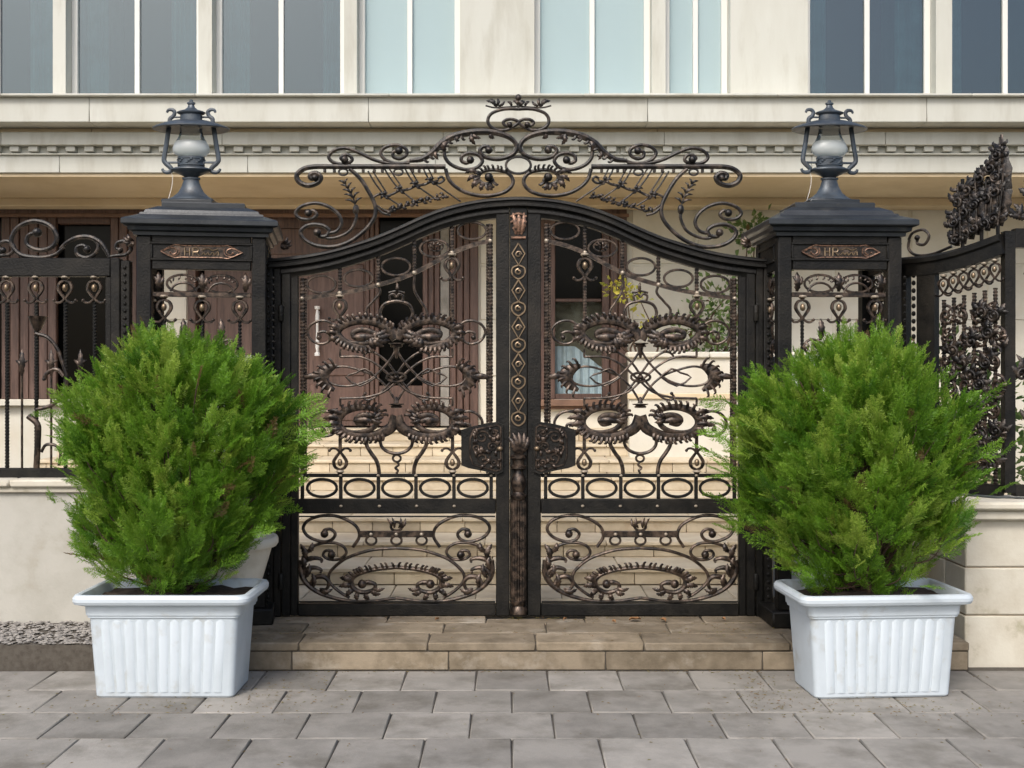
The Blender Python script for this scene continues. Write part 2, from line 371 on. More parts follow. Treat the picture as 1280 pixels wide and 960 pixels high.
# pebble strip at the foot of the left wall
b = MB(); b.box(-7, -2.165, -.70, .2, -.40, -.018); pb = tag(build('pebble_bed', b, 'joint'), kind='structure')
b = MB()
oct_v = np.array([(1, 0, 0), (.5, .87, .1), (-.5, .87, 0), (-1, 0, .1), (-.5, -.87, 0), (.5, -.87, .1), (.1, 0, .75), (0, .1, -.6)])
oct_f = [(i, (i+1) % 6, 6) for i in range(6)]+[((i+1) % 6, i, 7) for i in range(6)]
for _ in range(2600):
    x = random.uniform(-4.6, -2.17); y = random.uniform(-.70, -.10); r = random.uniform(.008, .017); a = random.random()*6.28
    c, s_ = math.cos(a), math.sin(a); V = oct_v*np.array([r*1.25, r, r*.7])*rng.uniform(.8, 1.2, (8, 3))
    b.add(np.stack([V[:, 0]*c-V[:, 1]*s_+x, V[:, 0]*s_+V[:, 1]*c+y, V[:, 2]-.012+random.uniform(-.004, .006)], 1), oct_f)
tag(build('pebbles', b, 'pebble', pb), kind='stuff')
# courtyard tiles between gate and steps
b = MB(); b.box(-7, 7, .9, 7.5, -.4, -.014); yard = tag(build('courtyard_floor', b, 'joint'), kind='structure')
for i in range(-5, 6):
    for j in range(2):
        xa = i*.6+.1+(.25 if j else 0); q = MB(); q.box(xa, xa+.594, .07+j*.51, .07+j*.51+.505, -.05, random.uniform(-.003, .002), .005); build('floor_tile', q, 'step', yard)

# ============================================================ steps up to the house
steps = thing('stone_steps', 'wide flight of cream stone steps climbing to the house behind the gate', 'steps', (0, 1.09, 0))
NS = 8; RH = 1.0/NS; TD = .50
for k in range(NS):
    y0 = 1.09+k*TD; z0 = k*RH
    b = MB(); b.box(-4.6, 4.6, y0+.03, y0+TD+.06 if k < NS-1 else 5.0, z0-.1 if k else -.05, z0+RH-.03); build('step_core', b, 'stepjoint', steps)
    x = -4.6+random.uniform(-.3, 0)
    while x < 4.6:
        wd = .36+random.uniform(-.05, .05); xa, xb = max(x, -4.6), min(x+wd, 4.6)
        if xb-xa > .05:
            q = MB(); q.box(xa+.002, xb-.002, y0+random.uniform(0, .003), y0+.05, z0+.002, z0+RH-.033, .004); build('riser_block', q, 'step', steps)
        x += wd
    x = -4.6+random.uniform(-.6, 0)
    while x < 4.6:
        wd = .95; xa, xb = max(x, -4.6), min(x+wd, 4.6)
        if xb-xa > .05:
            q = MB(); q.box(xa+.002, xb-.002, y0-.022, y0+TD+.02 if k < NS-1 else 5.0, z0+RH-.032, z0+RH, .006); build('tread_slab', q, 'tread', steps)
        x += wd

# ============================================================ house
D = 12.0; Y = 5.0
house = thing('house', 'cream stone house with moulded cornice, brown wooden doors and upper windows', 'house', (0, 5, 0))
ZS = 3.485; ZF = 1.0
U1 = (hx(-60, D), hx(192, D)); U2 = (hx(236, D), hx(598, D)); U3 = (hx(660, D), hx(783, D)); ZT = hz(258, D); ZW = hz(499, D)
def hb(name, x0, x1, y0, y1, z0, z1, m, parent=None, c=.006):
    b = MB(); b.box(x0, x1, y0, y1, z0, z1, c); return build(name, b, m, parent or house)
for (x0, x1, z0, z1) in [(-9, U1[0], -.3, ZS), (U1[1], U2[0], -.3, ZS), (U2[1], U3[0], -.3, ZS), (U3[1], 9, -.3, ZS),
                         (U1[0], U1[1], ZT, ZS), (U2[0], U2[1], ZT, ZS), (U3[0], U3[1], ZT, ZS), (U1[0], U1[1], -.3, ZW), (U3[0], U3[1], -.3, ZW), (U2[0], U2[1], -.3, ZF)]:
    hb('wall', x0, x1, 5.0, 5.35, z0, z1, 'stone', c=0)
# stone wall panels (raised blocks) right of the window and piers
for px0, px1, py0, py1 in [(790, 868, 262, 330), (872, 948, 262, 330), (952, 1040, 262, 330), (1044, 1135, 262, 330), (1139, 1230, 262, 330), (1234, 1330, 262, 330),
                           (790, 868, 333, 400), (872, 948, 333, 400), (952, 1040, 333, 400), (1044, 1135, 333, 400), (1139, 1230, 333, 400), (1234, 1330, 333, 400),
                           (600, 658, 262, 330), (600, 658, 333, 400), (600, 658, 403, 470), (600, 658, 473, 530), (194, 234, 262, 330), (194, 234, 333, 400), (194, 234, 403, 470), (194, 234, 473, 530),
                           (790, 868, 403, 470), (872, 948, 403, 470), (952, 1040, 403, 470), (1044, 1135, 403, 470), (1139, 1230, 403, 470)]:
    hb('wall_block', hx(px0, D)+.004, hx(px1, D)-.004, 4.985, 5.01, hz(py1, D)+.003, hz(py0, D)-.003, 'stone', c=.006)
# interior
b = MB(); b.box(-8.5, 8.5, 8.0, 8.1, .9, 3.6); b.box(-8.5, 8.5, 5.36, 8.0, .9, .98); b.box(-8.5, 8.5, 5.36, 8.0, 3.45, 3.6); b.box(-8.6, -8.5, 5.36, 8, .9, 3.6); b.box(8.5, 8.6, 5.36, 8, .9, 3.6)
build('interior', b, 'dark', house)
# balcony / cornice, built up in courses
hb('soffit', -9, 9, 3.53, 5.0, 3.47, 3.50, 'tan', c=0)  # tan colour imitates warm bounced light under the overhang
hb('beam_band', -9, 9, 4.72, 4.998, 3.38, 3.468, 'tan')
def course(name, y0, zb, zt, m='fascia'):
    L_ = random.choice([2.1, 2.6, 1.8]); x = -9-random.random()*1.5
    while x < 9:
        xa, xb = max(x, -9), min(x+L_, 9); dy = random.uniform(0, .003)
        if xb-xa > .02: hb(name, xa+.0015, xb-.0015, y0+dy, 5.2, zb, zt, m, c=.005)
        x += L_
course('lower_fascia', 3.50, 3.502, 3.668); course('fillet', 3.47, 3.668, 3.682); course('dentil_course', 3.512, 3.682, 3.752)
course('middle_fascia', 3.42, 3.752, 3.875); course('cove', 3.47, 3.875, 3.92, 'tan'); course('upper_fascia', 3.22, 3.92, 4.150); course('ledge', 3.16, 4.150, 4.172)  # cove is tan: the recess shadow line is put into its colour
q = MB(); q.box(-.045, .045, -.03, .03, -.026, .026, .004); ds = build('dentil', q, 'fascia'); dm = ds.data; bpy.data.objects.remove(ds)
for i in range(-29, 30): piece('dentil', dm, house, (i*.178+.06, 3.49, 3.7235))
# upper storey
UY = 3.62; DU = 7+UY
wins = [(-90, 66), (82, 248), (265, 430), (446, 575), (668, 815), (832, 913), (1010, 1170), (1190, 1340)]
xs = -9.0
for i, (p0, p1) in enumerate(wins):
    x0, x1 = hx(p0, DU), hx(p1, DU); hb('upper_wall', xs, x0, UY, 5.2, 4.172, 6.1, 'fascia', c=0); xs = x1
    hb('upper_sill', x0, x1, UY+.02, UY+.3, 4.172, 4.22, 'fascia')
    z0, z1 = 4.22, 5.9
    wn = hb('window', x0, x0+.06, UY+.14, UY+.20, z0, z1, 'frame_white')
    for (a0, a1, b0, b1) in [(x1-.06, x1, z0, z1), (x0+.061, x1-.061, z1-.07, z1), (x0+.061, x1-.061, z0, z0+.05), ((x0+x1)/2-.025, (x0+x1)/2+.025, z0+.051, z1-.071)]:
        hb('frame', a0, a1, UY+.142, UY+.198, b0, b1, 'frame_white', wn, .004)
    hb('pane', x0+.03, x1-.03, UY+.168, UY+.176, z0+.02, z1-.02, 'glass' if i in (3, 4, 5) else 'tealglass', wn, 0)
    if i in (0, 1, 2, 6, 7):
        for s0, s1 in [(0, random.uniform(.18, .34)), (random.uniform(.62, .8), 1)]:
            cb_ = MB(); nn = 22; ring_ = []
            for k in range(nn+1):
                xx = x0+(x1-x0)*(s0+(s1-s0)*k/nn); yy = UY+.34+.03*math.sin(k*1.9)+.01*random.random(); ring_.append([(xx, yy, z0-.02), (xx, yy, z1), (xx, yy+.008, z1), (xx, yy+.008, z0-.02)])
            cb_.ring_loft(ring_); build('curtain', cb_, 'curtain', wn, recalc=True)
    if i in (3, 4, 5): hb('blind', x0+.02, x1-.02, UY+.19, UY+.20, z0, z1, 'blind', wn, 0)
hb('upper_wall', xs, 9, UY, 5.2, 4.172, 6.1, 'fascia', c=0)
hb('upper_lintel', -9, 9, UY-.001, 5.2, 5.9, 6.1, 'fascia', c=0); hb('upper_back', -9, 9, 5.21, 5.3, 3.49, 6.1, 'dark', c=0)
hb('roof_cornice', -9.2, 9.2, UY-.35, 8.2, 6.1, 6.35, 'fascia'); hb('roof', -9.2, 9.2, UY-.2, 8.2, 6.352, 6.5, 'wstone')
# string course seen at the right of the upper storey
hb('string_course', hx(915, DU), 8.9, UY-.10, UY-.002, 4.20, 4.255, 'fascia')
for s_ in (-1, 1): hb('side_wall', s_*9.0, s_*9.1, 3.2, 8.1, -.3, 6.1, 'fascia', c=0)

def reeded(parent, x0, x1, y, z0, z1, n, m='wood'):
    wd = (x1-x0)/n
    for i in range(n):
        q = MB(); q.box(x0+i*wd+.003, x0+(i+1)*wd-.003, y-.018-(.012 if i % 2 else 0), y+.03, z0, z1, .008); build('moulding', q, m, parent)
def casing(name, x0, x1, z0, z1, label):
    o = hb(name, x0, x0+.09, 4.94, 5.2, z0, z1, 'wood'); o['label'] = label
    hb('jamb', x1-.09, x1, 4.94, 5.2, z0, z1, 'wood', o)
    hb('head', x0+.091, x1-.091, 4.94, 5.2, z1-.10, z1, 'wood', o); hb('head_moulding', x0-.04, x1+.04, 4.88, 4.985, z1-.03, z1+.045, 'wood', o); hb('head_bead', x0-.02, x1+.02, 4.91, 4.938, z1-.13, z1-.09, 'brown_sill', o)
    return o
# left glazed unit
u = casing('window', U1[0], U1[1], ZW, ZT, 'brown wooden window with dark glass, behind the railing')
hb('sill', U1[0]-.03, U1[1]+.03, 4.90, 5.1, ZW-.07, ZW, 'stone', u)
reeded(u, hx(2, D), hx(72, D), 5.0, ZW, ZT-.10, 6); reeded(u, hx(138, D), hx(183, D), 5.0, ZW, ZT-.10, 4)
hb('transom', hx(72, D), hx(138, D), 4.99, 5.08, hz(280, D), ZT-.101, 'wood', u)
hb('pane', hx(-60, D)+.08, hx(192, D)-.08, 5.09, 5.1, ZW+.01, ZT-.05, 'darkglass', u, 0)
# entrance door with glazing
u = casing('door', U2[0], U2[1], ZF, ZT, 'brown panelled entrance door with dark glazing and a white pull handle')
lx0, lx1 = hx(252, D)+.02, hx(470, D)
hb('door_leaf', lx0, lx1, 5.03, 5.08, ZF+.02, ZT-.101, 'wood', u)
for (p0, p1, q0, q1) in [(385, 455, 330, 470), (385, 455, 480, 526), (270, 360, 330, 470), (270, 360, 480, 526), (270, 455, 285, 318)]:
    hb('raised_panel', hx(p0, D), hx(p1, D), 5.015, 5.04, hz(q1, D), hz(q0, D), 'wood', u, .012)
reeded(u, hx(456, D), hx(474, D), 5.025, ZF+.02, ZT-.101, 3)
hb('glazing_rail', hx(474, D), hx(528, D), 5.0, 5.07, ZF+.02, hz(482, D), 'wood', u)
hb('pane', hx(474, D), hx(552, D), 5.072, 5.08, ZF+.03, ZT-.105, 'darkglass', u, 0)
reeded(u, hx(528, D), hx(550, D), 5.0, ZF+.02, ZT-.101, 3)
reeded(u, hx(562, D), U2[1]-.09, 5.0, ZF+.02, ZT-.101, 3)
hb('grey_stile', hx(550, D)+.003, hx(562, D)-.003, 5.0, 5.07, ZF+.02, ZT-.101, 'walk', u)
hnd = MB(); X = hx(398, D); hnd.lathe([(.001, .0), (.03, .0), (.03, .03), (.012, .045), (.022, .10), (.024, .15), (.016, .17), (.013, .35), (.016, .37), (.024, .39), (.022, .44), (.012, .50), (.03, .51), (.03, .54), (.001, .54)], (X, 4.93, hz(445, D)), 14)
hnd.box(X-.012, X+.012, 4.935, 5.03, hz(440, D), hz(440, D)+.025); hnd.box(X-.012, X+.012, 4.935, 5.03, hz(392, D), hz(392, D)+.025)
build('handle', hnd, 'white', u)['label'] = 'white turned pull handle'
# window right of the door
u = casing('window', U3[0], U3[1], ZW, ZT, 'brown wooden window with dark upper glass')
hb('sill', U3[0]-.04, U3[1]+.04, 4.88, 5.1, ZW-.075, ZW-.002, 'brown_sill', u); hb('sill_moulding', U3[0]-.02, U3[1]+.02, 4.93, 5.0, ZW-.11, ZW-.076, 'brown_sill', u)
reeded(u, hx(752, D), U3[1]-.09, 5.0, ZW, ZT-.101, 2); hb('stile', hx(672, D), hx(694, D), 4.99, 5.07, ZW, ZT-.101, 'wood', u)
hb('bottom_rail', hx(694, D), hx(752, D), 5.0, 5.07, ZW, ZW+.06, 'wood', u)
hb('pane', hx(690, D), hx(756, D), 5.04, 5.048, ZW+.02, hz(376, D), 'glass', u, 0); hb('pane', hx(690, D), hx(756, D), 5.04, 5.048, hz(374, D), ZT-.105, 'darkglass', u, 0); hb('glazing_bar', hx(694, D), hx(752, D), 5.02, 5.07, hz(377, D), hz(373, D), 'wood', u)
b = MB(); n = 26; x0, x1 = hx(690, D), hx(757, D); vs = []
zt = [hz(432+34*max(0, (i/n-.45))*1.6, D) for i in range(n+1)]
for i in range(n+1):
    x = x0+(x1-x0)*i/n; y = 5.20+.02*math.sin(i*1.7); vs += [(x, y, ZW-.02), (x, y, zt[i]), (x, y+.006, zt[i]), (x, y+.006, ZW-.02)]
b.ring_loft([vs[4*i:4*i+4] for i in range(n+1)]); build('reflection_sheet', b, 'curtain', u, recalc=True)  # added pale sheet imitating the reflection in the lower pane
hb('brown_dado', hx(690, D), hx(757, D), 5.3, 5.32, ZW, hz(375, D), 'paver', u)

# raised garden bed wall at the right of the courtyard
gw = thing('garden_bed_wall', 'low cream retaining wall with a stone coping in the courtyard under a leafy shrub', 'wall', (2, 3.9, 0))
b = MB(); b.box(1.17, 4.4, 3.95, 4.10, .5, 1.74, .005); build('wall', b, 'stone', gw)
for i in range(4): q = MB(); q.box(1.15+i*.82, 1.15+(i+1)*.82-.004, 3.91, 4.14, 1.74, 1.80, .012); build('coping_stone', q, 'stone', gw)
for i in range(4): q = MB(); q.box(1.15+i*.82, 1.15+(i+1)*.82-.004, 3.925, 3.949, 1.33, 1.385, .006); build('band_stone', q, 'tan', gw)
b = MB(); b.box(1.175, 4.4, 4.101, 4.9, .8, 1.70); build('soil', b, 'soil', gw)

# ============================================================ street boundary walls
lw = thing('boundary_wall', 'plain grey-cream rendered low wall with coping, beside the pebble strip', 'wall', (-4, 0, 0))
b = MB(); b.box(-7, -2.33, -.12, .16, -.1, .80, .006); build('wall', b, 'plaster', lw)
b = MB(); b.box(-7, -2.33, -.15, .19, .80, .835, .008); build('moulding', b, 'wstone', lw)
for i in range(6): q = MB(); q.box(-2.33-(i+1)*.8+.003, -2.33-i*.8, -.18, .22, .836, .885, .012); build('coping_stone', q, 'wstone', lw)
rw = thing('boundary_wall', 'jointed pale stone low wall with mossy coping, behind the peaked thuja', 'wall', (3, -.6, 0))
ang = math.atan2(-.55, .27)
RWX = 2.64
zc = [SW-.05, .13, .41, .69]
for zi in range(3):
    x = RWX; n = 0
    while x < 6:
        wd = (.52 if (zi % 2) else .36) if n == 0 else .7
        q = MB(); q.box(x+.003, x+wd-.003, -.60, -.30, zc[zi]+.003, zc[zi+1]-.003, .008); build('wall_stone', q, 'wstone', rw); x += wd; n += 1
    q = MB(); q.box(RWX, RWX+.30, -.294, .30, zc[zi]+.003, zc[zi+1]-.003, .008); build('wall_stone', q, 'wstone', rw)
b = MB(); b.box(RWX+.01, 6, -.59, -.31, SW-.05, .69); b.box(RWX+.01, RWX+.29, -.30, .29, SW-.05, .688); build('core', b, 'stepjoint', rw)
for (x0, x1, y0, y1) in [(RWX-.05, 6, -.66, -.25), (RWX-.05, RWX+.35, -.247, .33)]:
    q = MB(); q.box(x0, x1, y0, y1, .69, .75, .012); build('coping_stone', q, 'wstone', rw)
    q = MB(); q.box(x0-.04, x1+.02, y0-.04, y1+(.0 if y0 < -.5 else .02), .752, .80, .014); build('coping_stone', q, 'wstone', rw)

def litter(parent, n, x0, x1, y0, y1, z, clusters):
    b = MB()
    for _ in range(n):
        if random.random() < .8: c = random.choice(clusters); x = random.gauss(c[0], c[2]); y = random.gauss(c[1], c[3])
        else: x, y = random.uniform(x0, x1), random.uniform(y0, y1)
        if not (x0 < x < x1 and y0 < y < y1): continue
        L_ = random.uniform(.008, .028); a_ = random.random()*6.28; w_ = random.uniform(.0012, .003); dx, dy = math.cos(a_)*L_/2, math.sin(a_)*L_/2; nx, ny = -math.sin(a_)*w_, math.cos(a_)*w_
        zz = z+.003+random.random()*.003
        b.add([(x-dx, y-dy, zz), (x+nx, y+ny, zz+.002), (x+dx, y+dy, zz), (x-nx, y-ny, zz+.002), (x, y, zz+.004)], [(0, 3, 4), (3, 2, 4), (2, 1, 4), (1, 0, 4), (0, 1, 2, 3)])
    tag(build('needle_litter', b, 'litter', parent, smooth=False), kind='stuff')
litter(sw, 900, -3, 3, -2.4, -.74, SW, [(-1.8, -1.45, .45, .12), (1.9, -1.45, .45, .12), (-1.2, -1.1, .15, .3), (1.35, -1.1, .12, .3), (0, -.75, .9, .03)])
litter(land, 350, -1.5, 1.6, -.69, -.06, 0, [(-1.2, -.45, .2, .15), (1.3, -.45, .2, .15), (0, -.09, .8, .02)])

# ============================================================ gate pillars (iron, open-work) and their lanterns
PK = (7-.3)/F; HW = .383; HD = .26; PCY = -.3+HD
def pillar():
    root = thing('gate_pillar', 'square black iron gate pillar', 'pillar', (0, 0, 0), 'iron gate pillars')
    for sx in (-1, 1):
        for sy in (-1, 1):
            b = MB(); b.box(sx*HW, sx*(HW-.085), sy*HD, sy*(HD-.085), .10, 2.38, .006); build('corner_post', b, 'iron', root)
    b = MB(); b.box(-.43, .43, -HD-.047, HD+.047, 0, .10, .01); build('plinth', b, 'iron', root)
    b = MB(); b.box(-.297, .297, -HD+.09, HD-.09, .102, 1.66, .01); build('stone_core', b, 'white', root)['label'] = 'white core inside the open ironwork'
    # cap
    rings = []
    def sq(h, z): g_ = h-(HW-HD)*min(1, h/HW); rings.append([(-h, -g_, z), (h, -g_, z), (h, g_, z), (-h, g_, z)])
    for h, z in [(.385, 2.38), (.40, 2.382), (.402, 2.402), (.425, 2.41), (.43, 2.432), (.455, 2.440), (.46, 2.446), (.46, 2.472), (.453, 2.478), (.37, 2.512), (.365, 2.524), (.345, 2.527), (.335, 2.545), (.27, 2.572), (.25, 2.574), (.25, 2.598), (.245, 2.604)]: sq(h, z)
    b = MB(); b.ring_loft(rings); build('cap', b, 'capmetal', root, smooth=False)
    faces = [Plane((0, -HD, CAMZ), 246, HZ, (PK, 0, 0), (0, 0, -PK), (0, -1, 0)), Plane((-HW, 0, CAMZ), 246, HZ, (0, -PK*.6, 0), (0, 0, -PK), (-1, 0, 0)), Plane((HW, 0, CAMZ), 246, HZ, (0, PK*.6, 0), (0, 0, -PK), (1, 0, 0))]
    for fi, pl in enumerate(faces):
        b = MB(); bar(b, pl, 186, 306, 294.5, 337, -.055, -.004, .004); build('band_panel', b, 'iron', root)
        b = MB()
        for r in [(184, 308, 303, 306), (184, 308, 323, 326), (184, 187, 306.1, 322.9), (305, 308, 306.1, 322.9)]: bar(b, pl, *r, -.003, .007, .003)
        pf = build('plaque_frame', b, 'iron', root)
        if fi == 0:
            b = MB()
            pts = [(197, 315), (206, 310), (214, 306.5), (222, 307.5), (270, 307.5), (278, 306.5), (286, 310), (296, 315), (286, 320), (278, 323), (270, 322), (222, 322), (214, 323), (206, 320)]
            b.poly([pl.pt(x, y, -.002) for x, y in pts], pl.N, .008); pq = build('name_plaque', b, 'bronze', root, recalc=True); pq['label'] = 'copper cartouche plaque with raised letters and leafy ends'
            b = MB(); P = pts+[pts[0]]
            b.tube([pl.pt(x, y, .008) for x, y in P], 1.3*.5*PK*1.2, 5, pl.N)
            for sg in (-1, 1):
                c = 246.5
                stroke(b, pl, [(c+sg*47, 315), (c+sg*40, 311), (c+sg*33, 311), (c+sg*30, 315), (c+sg*34, 318.5), (c+sg*38, 316)], 1.6, .009, 4, eye=2.4, sides=5)
                stroke(b, pl, [(c+sg*44, 317), (c+sg*38, 320.5), (c+sg*31, 320), (c+sg*27, 316), (c+sg*28, 310)], 1.4, .009, 4, sides=5)
            build('relief', b, 'copper', pq)
            b = MB()   # raised letters  H R  and a small flourish
            for seg in [[(226, 310), (226, 320)], [(232, 310), (232, 320)], [(226, 315), (232, 315)], [(236, 310), (236, 320)], [(236, 310.3), (241, 310.5), (242.5, 312.7), (241, 315), (236, 315.3)], [(239, 315.2), (243.5, 320)],
                        [(246, 319), (249, 316), (251, 318.5), (254, 316), (256, 319), (260, 315.5), (262, 319), (266, 314), (267, 319)], [(247, 312.5), (254, 310.5), (260, 313), (266, 311)]]:
                stroke(b, pl, seg, 1.7, .009, 4, sides=5)
            build('lettering', b, 'gold', pq)
        # open-work under the band
        b = MB(); bar(b, pl, 186, 306, 365, 371, -.045, -.022); build('rail', b, 'bronze', root)
        for cx in (223, 269):
            b = MB(); ring(b, pl, cx, 354, 20, 11, 3.2, -.035); stroke(b, pl, [(cx-16, 364), (cx-10, 356), (cx, 353), (cx+10, 356), (cx+16, 364)], 3, -.034, 4); lobes(b, pl, arc(cx, 354, 19, 10, 10, 170), -1, 5, 6, 2.6, -.03); build('oval_scroll', b, 'bronze', root)
        for cx in (193, 246, 299):
            b = MB(); leafblade(b, pl, (cx, 364), (cx, 340), 9, -.03, .02); leafblade(b, pl, (cx, 358), (cx-6, 345), 5, -.028); leafblade(b, pl, (cx, 358), (cx+6, 345), 5, -.028); build('leaf_ornament', b, 'bronze', root)
        for cx in (200, 246, 292): 
            tulip(root, pl, cx, 385, 1.05, off=-.03)
            b = MB(); twisted(b, pl, cx, 400, 640, 4, 9, -.035); build('picket', b, 'iron', root)
        for sg in (-1, 1):
            b = MB(); stroke(b, pl, [(246+sg*3, 445), (246+sg*16, 432), (246+sg*34, 424), (246+sg*44, 432), (246+sg*38, 442), (246+sg*26, 438), (246+sg*30, 431)], 3.4, -.03, 5, eye=6); lobes(b, pl, arc(246+sg*26, 436, 20, 12, 0, 180), -1, 7, 7, 3.2, -.028); build('scroll', b, 'bronze', root)
        for cx in (223, 269):
            b = MB(); leafblade(b, pl, (cx, 425), (cx, 398), 9, -.03, .03); build('leaf_ornament', b, 'bronze', root)
        b = MB(); bar(b, pl, 186, 306, 600, 618, -.05, -.02); build('rail', b, 'iron', root)
        b = MB()
        for i in range(26): b.ball(pl.pt(330-.0 if fi else 333, 345+i*9, -.06), .010, 1.0, 7, 5)
        if fi == 0: build('beaded_edge', b, 'iron', root)
        # leaf acroterion at the right rear edge of the cap
    for sx in (-1, 1):
        b = MB(); pl = Plane((sx*.47, .1, 2.40), 0, 0, (sx*PK, 0, 0), (0, 0, -PK), (0, -1, 0))
        for (tx, ty, wd) in [(6, -7, 5), (11, -3, 5), (12, 3, 5), (8, 8, 5), (3, 10, 4)]: leafblade(b, pl, (-2, 2), (tx, ty), wd, 0, .2)
        build('corner_leaf', b, 'bronze', root)
    return root

LK = 7.09/F
def lamp():
    root = thing('gate_lantern', 'blue-black metal oil-lamp style lantern', 'lantern', (0, 0, 0), 'lanterns on the gate pillars')
    def pr(l): return [(r*LK, (247.5-y)*LK) for r, y in l]
    b = MB(); b.box(-.16, .16, -.16, .16, -.032, .002, .006); build('pedestal', b, 'capmetal', root)
    b = MB(); b.lathe(pr([(28, 247.5), (28.5, 246.2), (27, 244.8), (22, 242), (16, 237), (12, 230), (9.6, 223), (9.6, 221.5), (11, 221), (11, 219), (8, 218.4)]), seg=28); build('base', b, 'lampmetal', root)
    b = MB(); b.lathe(pr([(7.5, 218.4), (9, 217.4), (16, 214), (24, 211), (25, 209.6), (24.4, 208.4), (17, 206), (15.5, 205)]), seg=28); build('bowl', b, 'lampmetal', root)
    b = MB(); b.lathe(pr([(15.2, 205), (16.6, 204.4), (16.6, 202.5), (15.4, 202), (15.4, 197), (16.6, 196.4), (16.6, 194), (14, 193.6)]), seg=28)
    for k in range(8):
        a = k*math.pi/4
        for dz in (-2, 0, 2): b.ball((15.6*LK*math.cos(a+dz*.08), 15.6*LK*math.sin(a+dz*.08), (247.5-199.5+dz)*LK), 2.0*LK, .8, 7, 5)
    build('gallery', b, 'lampmetal', root)
    b = MB(); b.lathe(pr([(14, 193.8), (19, 191.5), (22.5, 187), (22.6, 183), (21, 178.5), (18.6, 175)]), seg=28, cap=False); g = build('globe', b, 'frost', root); g['label'] = 'frosted white lower globe'
    b = MB(); b.lathe(pr([(18.6, 175), (16, 170.5), (14.2, 166), (13.6, 162), (14, 158)]), seg=28, cap=False); build('chimney', b, 'lampglass', root)
    b = MB(); b.lathe(pr([(13, 157), (13, 155.5), (44, 161.5), (47, 160.6), (47, 159.4), (44, 157.6), (34, 154.0), (24, 151.2), (15, 150.4), (15, 150.6)]), seg=36); build('shade', b, 'lampmetal', root)
    b = MB(); b.lathe(pr([(15, 150.4), (13.6, 149), (13.2, 143), (17.2, 141), (17.6, 139.8), (15, 138.6), (8, 136.6), (4.4, 133.6), (3.6, 130.8), (5, 129.6), (5, 127.8), (2.4, 127), (2.2, 125), (.5, 124)]), seg=26); build('top_cap', b, 'lampmetal', root)
    pl = Plane((0, 0, 247.5*LK), 246.4, 0, (LK, 0, 0), (0, 0, -LK), (0, -1, 0))
    for sg in (-1, 1):
        p2 = pl if sg < 0 else pl.mirror(246.4)
        b = MB(); stroke(b, p2, [(216.5, 140), (218.5, 136.8), (223, 136.6), (226, 139.5), (224.6, 144), (220.5, 147.5), (220, 152), (218.2, 163), (215.6, 180), (213, 196), (215, 201), (220, 205.5), (222, 208.6), (220.5, 211.4), (215.5, 212.2), (212, 210.3), (211, 207.8)], 5.2, 0, 5, sides=8, taper=[.55, .9, 1, 1.15, 1.15, 1.1, .9, .6]); build('arm', b, 'lampmetal', root)
        b = MB(); stroke(b, p2, [(215, 200.3), (231, 200.3)], 2.8, 0, 4); stroke(b, p2, [(223, 145.5), (234, 145.5)], 2.4, 0, 4); build('arm_rod', b, 'lampmetal', root)
    b = MB(); stroke(b, pl, [(222, 212), (223.5, 220), (222, 232), (217, 249)], .7, 0, 4, sides=4); build('wire', b, 'white', root)
    return root
P1 = pillar(); P1['label'] = 'black iron gate pillar with copper plaque, beside the pale urn and pebble strip'
P1.location = ((243.5-640)*PK, PCY, 0); P1.rotation_euler.z = R(9)
P2 = copy_tree(P1); P2.location = ((1048-640)*PK, PCY, 0); P2.rotation_euler.z = R(2.5); P2['label'] = 'black iron gate pillar with copper plaque, between the gate and the leafy curved railing'
L1 = lamp(); L1.location = ((246.4-640)*LK, -.04, 2.637); L1.scale = (1, .62, 1.015); L1['label'] = 'blue-black oil-lamp style lantern on the pillar beside the pebble strip'
L2 = copy_tree(L1); L2.location = ((1036-640)*LK*.985, -.03, 2.637); L2.rotation_euler.z = R(5); L2['label'] = 'blue-black oil-lamp style lantern on the pillar next to the leafy curved railing'

